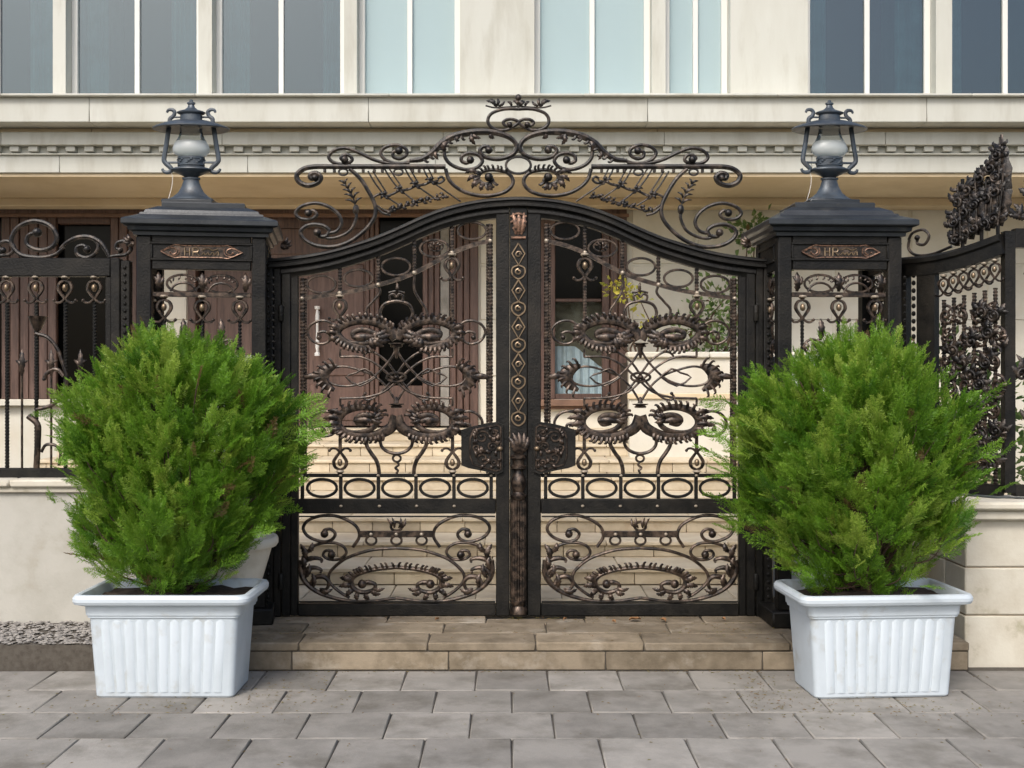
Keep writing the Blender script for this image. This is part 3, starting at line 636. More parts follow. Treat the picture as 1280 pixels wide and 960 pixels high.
# ============================================================ the gate
G = vplane(0.0); AX = 648.0
ARCH = [(336, 324), (350, 323), (372, 320.5), (395, 317), (420, 311.5), (444, 304.5), (470, 296), (500, 283.5), (525, 272), (548, 263), (572, 256), (600, 250.5), (625, 248), (648, 247)]
fr = thing('arched_gateway', 'black iron arched gate surround with posts and bronze scrolled crest', 'gateway', (0.04, 0, 0))
full = ARCH+[(2*AX-x, y) for x, y in ARCH[-2::-1]]
b = MB(); sweep(b, G, full, [(0, -.07), (0, .035), (-1.5, .05), (-4, .055), (-5.5, .04), (-6.5, .04), (-8, .06), (-11.5, .06), (-13, .04), (-13, -.07)], 5); build('arch_beam', b, 'iron', fr, sharp=30)
for pl in (G, G.mirror(AX)):
    b = MB(); bar(b, pl, 332, 343, 323, 770.3, -.06, .045, .006); bar(b, pl, 343.2, 352, 330, 770.3, -.05, .03, .005); build('post', b, 'iron', fr)
    b = MB()
    for i in range(46): b.ball(pl.pt(337.5, 335+i*9.3, .046), .011, 1.2, 7, 5)
    build('beaded_strip', b, 'iron', fr)
    def C(name, pts, w_, eye=0, n=5, m='scroll', off=.0, taper=None, fringe=None, flat=1.0):
        q = MB(); stroke(q, pl, pts, w_*1.42, off, n, eye=eye*1.25, taper=taper, flat=flat)
        for f_ in (fringe or []): lobes(q, pl, f_[0], f_[1], f_[2], f_[3], f_[4] if len(f_) > 4 else 3.0, off+.004)
        return build(name, q, m, fr)
    # top pair of scrolls with crown
    C('scroll', [(648, 136.5), (638, 136), (627, 137), (615, 141.5), (610, 149), (612, 157), (621, 162.5), (633, 162.5), (642, 158), (648, 153), (642, 149.5), (634, 149.5), (629, 153), (632, 157), (637, 156)], 3.0, 6)
    q = MB(); stroke(q, pl, [(607, 132), (618, 134.5), (632, 134), (648, 132.5)], 2.2, 0, 4)
    for (bx, by, tx, ty, ww) in [(621, 134, 608, 126, 5), (619, 133, 613, 123.5, 4), (621, 133, 622, 123, 4.5), (623, 133, 631, 126.5, 4), (640, 133, 634, 127, 4), (648, 132, 641, 126, 4.5)]: leafblade(q, pl, (bx, by), (tx, ty), ww, 0, .15)
    build('crown_leaf', q, 'scroll', fr)
    # leafy S-scroll
    S2 = [(512, 201), (527, 199), (541, 190.5), (553, 178.5), (570, 169.5), (595, 165), (620, 166), (638, 172.5), (646, 183), (641, 193), (624, 199), (607, 196.5), (600, 189), (604, 183.5), (611, 184), (611, 188)]
    C('leafy_scroll', S2, 4.2, 8, fringe=[([(527, 199), (541, 190.5), (553, 178.5), (570, 169.5), (595, 165)], 1, 9, 9, 4.2)], taper=[.9, 1.5, 1.5, 1, .9, .9, .9])
    leaves(pl, [(560, 175, 556, 191, 8), (575, 169, 571, 178, 6), (590, 167, 594, 181, 6.5), (590, 167, 601, 173, 5), (612, 168, 618, 173, 6), (545, 188, 548, 200, 5)], fr, 'bronze', .006, .18)
    C('scroll', [(555, 186), (557, 198), (566, 207), (582, 212), (596, 209.5), (603, 201.5), (598, 194), (587, 191.5), (578, 195), (577, 201), (583, 204), (588, 200.5)], 3.4, 8)
    C('scroll', [(557, 211), (561, 224), (569, 233), (582, 240.5), (600, 244.5), (620, 243.5), (635, 237.5), (641.5, 227), (635, 216.5), (619, 212.5), (605, 214), (598, 220.5), (601, 228), (610, 230), (616, 225.5), (611, 222)], 3.4, 9,
      fringe=[([(635, 216.5), (619, 212.5), (605, 214), (598, 220.5)], 1, 6.5, 9, 3.6), ([(598, 220.5), (601, 228), (610, 230), (617, 226)], 1, 8, 6, 4.5)])
    leaves(pl, [(599, 218, 581, 217, 6), (598, 222, 584, 227, 6), (600, 227, 590, 236, 6), (606, 230, 601, 239, 6), (612, 230, 616, 238, 5.5)], fr, 'bronze', .008, .2)
    # horizontal bar with curled end
    C('curled_bar', [(557, 208.5), (520, 208.3), (470, 208.3), (420, 208.3), (392, 208.5), (379, 211.5), (371, 219), (374, 227.5), (385, 232), (397, 228.5), (401, 221.5), (395, 216.5), (388, 218.5), (389, 223), (394, 222.5)], 4.6, 7)
    q = MB()
    for x_ in (406, 418, 454, 468, 478, 516, 524, 544): q.box(*(lambda p: (p[0]-.009, p[0]+.009, -.01, .01, p[2]-.012, p[2]+.012))(pl.pt(x_, 213.5)), .003)
    for x_ in (429, 498): ring(q, pl, x_, 215, 5.5, 4, 2.6)
    build('pendant_drop', q, 'scroll', fr)
    C('scroll', [(512, 203.5), (498, 204.8), (484, 204), (467, 199.5), (449, 191), (432, 185.3), (418, 188), (411, 196), (417, 203), (431, 205), (440, 200.5), (437, 194.5), (430, 194), (426, 198), (431, 200)], 3.2, 8)
    C('scroll', [(514, 201), (504, 204), (491, 203.5), (480, 198.5), (476, 190.5), (483, 183.5), (496, 181.3), (507, 186), (508, 193.5), (500, 198.5), (492, 196), (492, 190), (499, 189)], 3.2, 8)
    C('scroll', [(437, 211), (450, 223), (461, 240), (469, 258), (467.5, 273), (456, 288), (438, 301.5), (417, 308.5), (395, 307), (380, 299), (376, 289), (386, 281.5), (401, 281.5), (411, 287.5), (408, 295), (399, 295.5), (397, 291)], 3.6, 8)
    C('scroll', [(445, 266), (445, 274), (438, 288), (424, 296), (410, 298), (404, 294)], 2.8)
    C('scroll', [(409, 292), (421, 289), (427, 279), (423, 268), (411, 258.5), (394, 254), (377, 258), (369.5, 266.5), (376, 273.5), (389, 274), (396, 268.5), (391, 263.5), (386, 266.5)], 3.2, 8)
    q = MB(); stroke(q, pl, [(445, 266), (443, 252), (438, 240), (429, 228)], 1.8, 0, 4)
    q.ball(pl.pt(445, 262), .022, 1.5, 8, 6)
    for i, (x_, y_) in enumerate([(444, 255), (442, 248), (439, 242), (435.5, 236), (432, 231)]):
        leafblade(q, pl, (x_, y_), (x_-13+i, y_-5), 3, 0, .15, False); leafblade(q, pl, (x_, y_), (x_+9-i*1.6, y_-8), 3, 0, -.15, False)
    build('wheat_ear', q, 'scroll', fr)
    # slanting twin bars with knots
    for i, (p0, p1, p2) in enumerate([((460, 214), (482, 245), (500, 257)), ((480, 210), (501, 238), (522, 254)), ((506, 210), (521, 232), (545, 249)), ((529, 210), (540, 227), (576, 252))]):
        q = MB(); stroke(q, pl, [p0, ((p0[0]+p1[0])/2-1, (p0[1]+p1[1])/2+1), p1, p2], 2.2, 0, 4); stroke(q, pl, [(p0[0]+6, p0[1]), (p1[0]+2, p1[1]-3)], 2.0, 0, 4); build('slanting_bar', q, 'scroll', fr)
        q = MB(); q.ball(pl.pt(p1[0], p1[1]), .014, .8, 8, 5)
        for (dx, dy) in [(-9, -2), (9, -3), (-6, 4), (5, 4), (-3, -6)]: leafblade(q, pl, p1, (p1[0]+dx, p1[1]+dy), 3.4, .003, .2, False)
        build('knot_flower', q, 'scroll', fr)
    C('wavy_bar', [(466, 247), (474, 243), (482, 245), (490, 243), (500, 238), (510, 237), (521, 232), (530, 231), (540, 227), (549, 229), (555, 225), (552, 221), (547, 223)], 2.2)
    q = MB()
    for i in range(9):
        cx = 486+i*8.6; cy = 263-i*2.3
        for _ in range(4):
            a = random.random()*6.28; leafblade(q, pl, (cx, cy), (cx+7*math.cos(a), cy+4.5*math.sin(a)), 3.6, .003, .2, False)
    stroke(q, pl, [(470, 256), (486, 264), (510, 257), (535, 250), (558, 244)], 2, 0, 4); build('leaf_garland', q, 'scroll', fr)
    C('small_scroll', [(469, 258), (478, 266), (488, 269)], 2.4)
q = MB(); ring(q, G, 648, 206.5, 15.5, 10.5, 3.2); build('oval_ring', q, 'scroll', fr)
q = MB(); q.ball(G.pt(648, 122), .02, 1.1, 10, 6); q.tube([G.pt(648, 123), G.pt(648, 137)], .008, 6); leafblade(q, G, (648, 132), (656, 126), 4.5, 0, .1); build('finial', q, 'scroll', fr)
q = MB(); bar(q, G, 344, 952, 770.5, 774, -.09, .07, .004); build('threshold', q, 'iron', fr)

RAIL = [(377, 373), (400, 370), (425, 366.5), (448, 362.5), (473, 356), (496, 349.5), (518, 341), (542, 328.5), (565, 316), (590, 306.5), (613, 301)]
TOPR = [(352, 336.5), (372, 334), (395, 330.5), (420, 325), (444, 318), (470, 309.5), (500, 297), (525, 285.5), (548, 276.5), (572, 269.5), (600, 264), (621, 261.5), (636, 260.8)]
def gate_leaf(pl, label, astragal):
    root = thing('gate_leaf', label, 'gate', tuple(pl.pt(496, 769, -.0)), 'leaves of the double gate')
    def P(name, m='bronze', parent=None): return build(name, cur[0], m, parent or root)
    cur = [None]
    def new(): cur[0] = MB(); return cur[0]
    # frame
    bar(new(), pl, 353, 364, 337, 769, -.035, .028, .005); bar(cur[0], pl, 364.2, 373, 336, 769, -.03, .018, .004); P('outer_stile', 'iron')
    bar(new(), pl, 620, 637, 262, 769, -.035, .028, .005); P('meeting_stile', 'iron')
    sweep(new(), pl, TOPR, [(0, -.035), (0, .028), (-2.5, .036), (-6, .036), (-8, .024), (-11.5, .02), (-11.5, -.03)], 5); P('top_rail', 'iron')
    bar(new(), pl, 373.2, 619.8, 754, 769, -.03, .024, .005); P('bottom_rail', 'iron')
    bar(new(), pl, 373.2, 619.8, 623.5, 641.5, -.03, .026, .005); P('middle_rail', 'iron')
    bar(new(), pl, 373.2, 619.8, 592, 596.5, -.014, .014, .003); P('upper_rail', 'iron')
    for y_ in (644.6, 751): bar(new(), pl, 374, 619, y_, y_+1.6, .002, .014, .001); P('edge_strip', 'iron')
    for x_ in (427, 475, 521, 568):
        new().ball(pl.pt(x_, 632, .026), .011, .8, 9, 5); P('rivet', 'ivory')
    for y_ in (392, 556, 726):
        new().lathe([(.001, -.05), (.014, -.05), (.017, -.044), (.017, -.002), (.014, 0), (.017, .002), (.017, .044), (.014, .05), (.001, .056)], pl.pt(352.4, y_, .034), 12); P('hinge', 'iron')
    # rope-twist edge bars
    for x_, y0 in ((378.5, 348), (613, 280)):
        twisted(new(), pl, x_, y0, 592, 5.6, 9, .004); twisted(cur[0], pl, x_+4.2*(1 if x_ < 400 else -1), y0, 592, 2.2, 7, .004); P('rope_bar', 'bronze')
    # sloping rail with oval rings under the arch
    sweep(new(), pl, RAIL, [(2.6, -.008), (2.6, .008), (-2.6, .008), (-2.6, -.008)], 4); P('sloping_rail', 'bronze')
    for cx, cy in [(402, 356), (448, 348.5), (495, 334), (543, 311), (590, 289)]:
        ring(new(), pl, cx, cy-.5, 18, 10.8, 3.2); P('oval_ring', 'bronze')
    ring(new(), pl, 545, 308, 9, 6, 2); lobes(cur[0], pl, arc(545, 308, 9, 6, 0, 300), -1, 5, 7, 2.2); P('leaf_ornament', 'bronze')
    for x_, y0, y1 in [(425, 331, 366), (473, 317, 356), (518, 296, 341), (565, 279, 316)]:
        twisted(new(), pl, x_, y0, y1, 4.6, 8); P('short_bar', 'bronze')
    for x_, y_ in [(378, 373), (425, 366.5), (473, 356), (518, 341), (565, 316), (613, 301)]:
        new().ball(pl.pt(x_, y_, .008), .016, .9, 9, 5); P('node_ball', 'ivory')
    tulip(root, pl, 425, 384, 1.0); tulip(root, pl, 565, 333, 1.05)
    twisted(new(), pl, 565, 345, 408, 4.4, 7.5); P('rope_bar'); bar(new(), pl, 423.5, 426.5, 398, 408, -.007, .007); P('short_bar')
    stroke(new(), pl, [(473, 357), (475, 366), (466, 377), (458, 387), (460, 399)], 3.4); P('curved_bar')
    stroke(new(), pl, [(518, 342), (518, 362), (526, 377), (533, 388), (534, 400)], 3.4); P('curved_bar')
    # pear-shaped hoop with finial
    stroke(new(), pl, [(492, 416), (484, 405), (477, 397), (475.5, 389), (481, 380), (495.5, 376.5), (510, 380), (515.5, 389), (514, 397), (507, 405), (499, 416)], 4.0); P('hoop')
    stroke(new(), pl, [(488, 376), (487, 370), (492, 367.5), (495.5, 371), (499, 367.5), (504, 370), (503, 376)], 3.0, .003); stroke(cur[0], pl, [(486, 366), (495.5, 364), (505, 366)], 2.6, .004, eye=3); leafblade(cur[0], pl, (495.5, 367), (496, 353), 4.5, .004, .1); P('finial')
    # collars on the axis
    for y_ in (431, 507):
        new().lathe([(.001, -.016), (.036, -.014), (.04, -.006), (.028, 0), (.05, .006), (.05, .012), (.001, .014)], pl.pt(495.5, y_), 14, 1, .6); P('collar')
    new().tube([pl.pt(495.5, y_) for y_ in (434, 439, 444, 448)], [.02, .017, .012, .006], 8); P('stem')
    new().tube([pl.pt(495.5, y_) for y_ in (504, 500, 496)], [.018, .012, .006], 8); P('stem')
    ring(new(), pl, 495.5, 471.5, 12, 5.5, 3.2, .012); cur[0].ball(pl.pt(495.5, 471.5, .014), .018, .8, 10, 6); P('rosette')
    stroke(new(), pl, arc(495.5, 552.5, 20, 14.5, 140, 400), 4.2, n=3); P('hoop')
    ring(new(), pl, 496, 573, 5, 4.2, 2.8); stroke(cur[0], pl, [(496, 577), (498.5, 581), (494, 585), (497.5, 588), (495.5, 592)], 3, .002, 3); P('pendant')
    # half motif, both sides
    for hp in (pl, pl.mirror(495.5)):
        def S(name, pts, w_, eye=0, fr_=(), m='bronze', taper=None, off=0.0, flat=1.0, n=5):
            q = new(); stroke(q, hp, pts, w_*1.15, off, n, eye=eye*1.15, taper=taper, flat=flat)
            for f_ in fr_: lobes(q, hp, f_[0], f_[1], f_[2], f_[3], f_[4], off+.006, .45)
            return P(name, m)
        # upper acanthus scroll
        A = [(495, 424), (489, 414), (480, 407), (468, 402), (452, 400), (437, 402.5), (425, 408.5), (421, 416.5), (427, 425), (438, 431.5), (452, 434.5), (466, 432.5)]
        S('acanthus_scroll', A, 9.2, fr_=[(A[1:9], 1, 9.5, 17, 4.6), (A[8:], 1, 8, 8, 4.4)], taper=[1.2, 1.3, 1.2, 1.1, 1.1, 1.1, 1, .9, .5], flat=.55)
        S('inner_curl', [(428, 424), (439, 428), (455, 429.5), (467, 426), (470, 419.5), (462, 414), (450, 412.5), (441, 416.5), (444, 422), (454, 421)], 6.0, 0, taper=[.5, 1, 1.2, 1, 1, 1], flat=.7)
        new(); leafblade(cur[0], hp, (440, 421.5), (469, 420), 9.5, .008, .04, False); P('boss')
        new()
        for (tx, ty, ww) in [(483, 412, 9), (488, 418, 9.5), (487, 426, 9.5), (480, 433, 9), (470, 437, 8)]: leafblade(cur[0], hp, (464, 421), (tx, ty), ww, .012, .12)
        P('acanthus_leaf')
        # small outer volute
        S('volute', [(418, 409), (411, 402.5), (400, 401), (389, 406), (384.5, 415), (389, 425), (400, 430), (410, 427.5), (412.5, 420), (406, 414.5), (398, 416.5), (399, 422)], 3.0, 6)
        leaves(hp, [(424, 412, 411, 408, 6), (422, 417, 408, 417, 6), (424, 422, 411, 427, 6)], root, 'bronze', .01, .12)
        # strapwork
        def rel(l): return [(495.5-dx, y) for dx, y in l]
        S('strap', rel([(0, 437), (10.5, 453), (30, 472.5), (50, 481), (68, 482.5), (82, 479), (88, 471)]), 2.6, off=.004)
        S('strap', rel([(0, 503), (13, 483), (29, 469.5), (50, 461.5), (68, 458), (82, 462), (88, 471)]), 2.6, off=-.004)
        S('strap', rel([(-70, 436), (-70, 445.5), (-66, 446), (-44, 446.5), (-24, 456), (-2, 475), (15, 489.5), (38, 496.5), (66, 498), (70, 498.5), (70, 508)]), 2.6, n=4, off=.002)
        S('strap', rel([(-37, 449), (-41, 445), (-36, 440.5), (-27, 441), (-12, 452), (0, 468), (11, 482), (26, 496), (36, 500), (42, 496.5), (39, 492)]), 2.6, 4, n=4, off=-.002)
        S('strap', rel([(25, 471), (39, 461), (50, 466), (63, 471.5), (45, 482.5), (25, 471)]), 2.2, n=2, off=.006)
        # side crescent
        CR = [(421, 457), (411, 460.5), (404, 466.5), (403, 473.5), (407.5, 481), (418, 488)]
        S('crescent_leaf', CR, 15, fr_=[(CR, 1, 12, 8, 3.8)], taper=[.25, .75, 1.05, 1.05, .75, .25], flat=.35)
        new(); leafblade(cur[0], hp, (401, 470), (377, 472), 8, .004, .02, False); P('leaf_tip')
        # lower acanthus scroll
        Bq = [(495, 520), (490, 533), (480, 540), (466, 545), (450, 546), (434, 542.5), (424, 534), (423, 524), (431, 514.5), (445, 509.5), (460, 509.5), (473, 514), (477, 521)]
        S('acanthus_scroll', Bq, 8.6, fr_=[(Bq[2:7], -1, 9.5, 12, 4.6), (Bq[6:], -1, 9.5, 13, 4.4)], taper=[1.4, 1.4, 1.2, 1.1, 1.1, 1, .9, .7, .5], flat=.55)
        S('inner_curl', [(428, 536), (441, 540), (457, 539), (468, 533.5), (471, 526), (464, 520), (452, 519.5), (445, 524), (449, 530), (459, 528)], 6.0, 0, taper=[.5, .9, 1.2, 1, 1], flat=.7)
        new(); leafblade(cur[0], hp, (442, 526), (470, 528), 8, .008, -.06, False); P('boss')
        new()
        for (tx, ty, ww) in [(470, 514, 6), (477, 515, 6), (480, 521, 6), (478, 528, 6)]: leafblade(cur[0], hp, (464, 523), (tx, ty), ww, .012, .12)
        P('acanthus_leaf')
        S('volute', [(424, 527), (416, 517), (405, 514), (394, 518), (388, 528), (392, 539), (403, 545), (415, 543), (420, 536), (413, 529.5), (404, 531), (404, 537)], 3.2, 6)
        leaves(hp, [(428, 518, 410, 513, 6), (425, 524, 404, 523, 7), (425, 530, 406, 533, 7), (428, 536, 412, 541, 6)], root, 'bronze', .01, .1)
        bar(new(), hp, 423.2, 427.4, 538, 565, -.008, .008); P('short_bar')
        tulip(root, hp, 425.3, 577, 1.0, inv=True)
        S('curved_bar', [(461, 545), (458, 555), (463, 565), (470, 575), (473, 584), (474, 593)], 4.4)
        # lower panel
        S('scroll', [(441, 684), (449, 671), (446, 659), (434, 650), (417, 644.5), (398, 645.5), (384, 651.5), (379, 661), (386, 671), (402, 677), (414, 675), (419, 667.5), (413, 661.5), (405, 663), (406, 667)], 3.6, 9)
        S('scroll', [(384, 690), (392, 682.5), (406, 678.5), (420, 679), (430, 684), (432.5, 692), (424, 699), (411, 699), (404, 694), (407, 688.5), (415, 689), (415, 693)], 3.3, 9)
        S('scroll', [(495.5, 685), (468, 687), (448, 692), (430, 699.5), (415, 712), (410.5, 722), (415, 731.5), (427, 741.5), (437, 747)], 3.6)
        S('scroll', [(377, 700), (376.5, 716), (384, 730), (400, 741.5), (424, 749), (448, 752), (470, 751), (484, 749), (495.5, 747.5)], 3.6, taper=[1.8, 1.8, 1.3, 1, 1, 1])
        for q_ in [[(378, 705), (384, 699.5), (394, 697.5), (402, 699.5), (402, 702)], [(379, 718), (384, 711.5), (393, 709.5), (401, 712), (401, 715)], [(388, 731), (394, 722), (405, 721), (411, 728), (408, 736), (401, 736)]]:
            S('tendril', q_, 5.0, 3, taper=[1, 1.2, .8, .5], n=5)
        leaves(hp, [(379, 712, 378, 694, 7), (382, 700, 376, 680, 8), (386, 690, 391, 678, 7), (382, 722, 387, 704, 6), (392, 734, 390, 716, 6), (400, 738, 416, 736, 6)], root, 'bronze', .01, .14)
        Cq = [(495.5, 709), (474, 711), (456, 714.5), (443, 720), (438.5, 727), (442, 735.5), (453, 740.5), (466, 737.5), (469, 731), (461, 727.5), (453, 729.5)]
        S('acanthus_scroll', Cq, 4.4, 10, taper=[1, 1.1, 1.3, 1.5, 1.2, 1, 1, 1.2], fr_=[(Cq[2:5], 1, 9, 7, 4.6), (Cq[:3], 1, 7.5, 6, 3.6)])
        leaves(hp, [(440, 728, 425, 722, 7), (440, 733, 424, 733, 7), (443, 737, 433, 745, 7), (448, 740, 447, 750, 7), (457, 741, 462, 749, 7), (464, 738, 476, 742, 6), (466, 735, 481, 735, 5)], root, 'bronze', .01, .14)
    bar(new(), pl, 449, 542, 663.5, 671.5, -.012, .012, .003); P('cross_bar', 'bronze')
    for x_ in (464, 495.5, 527):
        ring(new(), pl, x_, 675.5, 6.5, 5.5, 3.0); P('bar_loop', 'bronze')
        new().ball(pl.pt(x_, 667.5, .013), .012, .9, 9, 5); P('rivet', 'ivory')
    ring(new(), pl, 495.5, 658, 7, 5.5, 3.4)
    for (tx, ty) in [(484, 648), (507, 648), (490, 647), (501, 647)]: leafblade(cur[0], pl, (495.5+(tx-495.5)*.5, 660), (tx, ty), 4, .004, .15)
    P('bud')
    # oval band
    for cx in (402.5, 449.5, 496.5, 544, 591): ring(new(), pl, cx, 610, 18.5, 11, 3.8); P('oval_ring', 'iron')
    for cx in (378, 426, 473, 520, 567.5, 614):
        bar(new(), pl, cx-2.2, cx+2.2, 596.7, 623.3, -.009, .009, .002); P('short_bar', 'iron')
        new().ball(pl.pt(cx, 594.2, .014), .011, .8, 9, 5); P('rivet', 'ivory')
    # lock case
    pts = [(577, 537), (590, 533), (607, 529), (622, 527), (629, 531), (629, 589), (622, 592), (604, 588), (586, 584.5), (577, 581)]
    new().poly([pl.pt(x, y, .02) for x, y in pts], pl.N, .03); lk = build('lock_case', cur[0], 'iron', root, recalc=True)
    b2 = MB(); pts2 = [(592, 537), (622, 531), (626, 534), (626, 586), (620, 588), (592, 580), (588, 570), (588, 548)]
    b2.tube([pl.pt(x, y, .051) for x, y in pts2+[pts2[0]]], .006, 6, pl.N); 
    random.seed(11)
    for (cx, cy, rr, sg) in [(603, 546, 9, 1), (604, 572, 9, -1), (616, 558, 7, 1), (596, 559, 6, -1), (618, 541, 5, 1), (618, 577, 5, -1)]:
        stroke(b2, pl, arc(cx, cy, rr, rr*.9, 20, 20+sg*470, .25), 2.4, .052, 3, eye=3.5, sides=6)
        for k in range(5):
            an = random.random()*6.28; leafblade(b2, pl, (cx+rr*math.cos(an), cy+rr*math.sin(an)), (cx+(rr+6)*math.cos(an+.6), cy+(rr+6)*math.sin(an+.6)), 3.4, .05, .2, False)
    build('relief', b2, 'bronze', lk)
    b2 = MB(); b2.ball(pl.pt(625, 560, .058), .02, .8, 12, 7); build('knob', b2, 'gold', lk)
    if astragal:
        a_ = hb_ = MB(); bar(a_, pl, 637.3, 659, 261, 769, -.02, .034, .004); st = build('astragal', a_, 'iron', root)
        q = MB(); c = 648.0
        for k in range(5):
            y0 = 305+k*45.6
            stroke(q, pl, [(c, y0), (c-8, y0+13), (c, y0+27), (c+8, y0+13), (c, y0)], 2.4, .038, 1, sides=6)
            stroke(q, pl, arc(c, y0+14, 4, 4, 0, 420, .4), 2.0, .039, 3, sides=5)
            stroke(q, pl, [(c, y0+27), (c-7.5, y0+31), (c-7.5, y0+39), (c, y0+44.5), (c+7.5, y0+39), (c+7.5, y0+31), (c, y0+27)], 2.4, .038, 4, sides=6)
            stroke(q, pl, arc(c, y0+35.5, 4, 3.5, 90, 450, .5), 2.2, .039, 3, sides=5)
        build('chain_relief', q, 'gold', st)
        q = MB()
        for y_ in (272, 279, 287): stroke(q, pl, [(c-10+(y_ > 280)*3, y_), (c, y_-4), (c+10-(y_ > 280)*3, y_)], 3, .038, 4, sides=6)
        for dx in (-7, 0, 7): leafblade(q, pl, (c+dx*.5, 294), (c+dx, 267), 6, .037, .05)
        stroke(q, pl, [(c-9, 298), (c+9, 298)], 4, .038, 4, sides=6); build('crown_relief', q, 'copper', st)
        q = MB(); o_ = pl.pt(c, 0, .045); kz = pl.k
        def zc_(y): return CAMZ-(y-HZ)*kz
        q.lathe([(r*kz, zc_(y)) for r, y in [(.2, 766), (11, 765), (11, 760), (8, 755), (9.5, 752), (9.5, 749), (8, 748)]], (o_[0], o_[1], 0), 16)
        for k in range(9):
            a2 = math.pi*(k/8); q.tube([(o_[0]-8.2*kz*math.cos(a2), o_[1]-8.2*kz*math.sin(a2)*.7, zc_(y)) for y in (748, 690, 624)], 1.7*kz, 6)
        q.lathe([(7*kz, zc_(748)), (7*kz, zc_(624))], (o_[0], o_[1], 0), 16, 1, .7)
        q.lathe([(r*kz, zc_(y)) for r, y in [(8, 624), (10, 621), (10, 618), (7.5, 616), (6.5, 614), (8.5, 609), (9.5, 603), (8.5, 597), (5.5, 590), (5, 587)]], (o_[0], o_[1], 0), 16)
        q.lathe([(r*kz, zc_(y)) for r, y in [(5, 587), (9.5, 585), (9.5, 581.5), (7, 580), (7, 573.5), (9.8, 572), (9.8, 568.5), (6, 567)]], (o_[0], o_[1], 0), 16)
        build('half_column', q, 'bronze', st)
        q = MB()
        for (tx, ty) in [(c-12, 546), (c+12, 546), (c-7, 541), (c+7, 541), (c, 540)]: leafblade(q, pl, (c+(tx-c)*.3, 566), (tx, ty), 7, .04, .1)
        build('palmette', q, 'bronze', st)
    return root
gate_leaf(G, 'open scrollwork black and bronze gate leaf with the fluted central astragal', True)
gate_leaf(G.mirror(AX), 'open scrollwork black and bronze gate leaf in front of the garden bed wall', False)

# ============================================================ side railings
fl = thing('iron_railing', 'straight iron railing panel with twisted pickets on the rendered wall', 'railing', (-3, 0, .88))
b = MB(); bar(b, G, -260, 140, 323, 346, -.03, .03, .006); build('top_rail', b, 'iron', fl)
b = MB(); bar(b, G, 140.3, 152, 323, 596, -.035, .035, .006); bar(b, G, 152.3, 164, 326, 596, -.03, .028, .006); build('post', b, 'iron', fl)
b = MB()
for i in range(28): b.ball(G.pt(158, 335+i*9, .03), .011, 1.1, 7, 5)
build('beaded_strip', b, 'iron', fl)
b = MB(); bar(b, G, -260, 140, 585, 602, -.03, .03, .006); build('bottom_rail', b, 'iron', fl)
b = MB(); bar(b, G, 133, 139.8, 346.3, 584.7, -.02, .02, .004); build('inner_stile', b, 'iron', fl)
for i in range(11):
    x = 118.5-36.5*i
    b = MB(); twisted(b, G, x, 378, 585, 4.6, 8); build('picket', b, 'iron', fl)
    tulip(fl, G, x, 361, 1.05, m='bronze')
    if i < 10: b = MB(); leafblade(b, G, (x-18, 470), (x-18, 437), 8, 0, .03); leafblade(b, G, (x-18, 462), (x-26, 450), 5, 0, .2); leafblade(b, G, (x-18, 462), (x-10, 450), 5, 0, -.2); b.tube([G.pt(x-18, y) for y in (470, 500, 585)], .008, 6); build('leaf_finial', b, 'bronze', fl)
for dx in (0, -146, -292):
    for q_, w_, ey in [([(45+dx, 417), (60+dx, 422), (72+dx, 436), (79+dx, 455), (84+dx, 475), (80+dx, 492), (66+dx, 506), (46+dx, 512)], 5, 0), ([(80+dx, 470), (74+dx, 463), (66+dx, 462), (58+dx, 468), (56+dx, 474)], 5, 5), ([(36+dx, 520), (47+dx, 530), (48+dx, 545), (46+dx, 585)], 8, 0), ([(52+dx, 565), (58+dx, 556), (70+dx, 557), (76+dx, 566), (74+dx, 582)], 4, 0), ([(100+dx, 582), (93+dx, 570), (84+dx, 566), (78+dx, 574)], 4, 4)]:
        b = MB(); stroke(b, G, q_, w_, .005, 5, eye=ey); build('scroll', b, 'bronze', fl)
    b = MB(); b.lathe([(.001, 0), (.02, .01), (.04, .05), (.055, .09), (.058, .10), (.001, .10)], G.pt(47+dx, 415), 12); build('urn_ornament', b, 'bronze', fl)
    for q_, w_, ey in [([(75+dx, 311), (84+dx, 303), (97+dx, 297), (112+dx, 296.5), (125+dx, 303), (133+dx, 314), (137+dx, 322)], 5, 0), ([(118+dx, 299), (123+dx, 308), (118+dx, 318), (107+dx, 322.5), (97+dx, 318), (96+dx, 310), (104+dx, 307), (110+dx, 312)], 4.5, 10), ([(136+dx, 321), (146+dx, 319.5), (158+dx, 318), (164+dx, 310), (157+dx, 302), (147+dx, 303.5), (145+dx, 310), (151+dx, 313)], 4, 8),
                       ([(80+dx, 309), (71+dx, 317), (60+dx, 321), (45+dx, 322), (25+dx, 318), (14+dx, 303), (22+dx, 285), (42+dx, 276.5), (62+dx, 282), (71+dx, 296), (66+dx, 308), (50+dx, 313), (34+dx, 306), (36+dx, 294), (48+dx, 291)], 5, 12)]:
        b = MB(); stroke(b, G, q_, w_, 0, 5, eye=ey, taper=[.8, 1.2, 1.2, 1]); build('crest_scroll', b, 'scroll', fl)

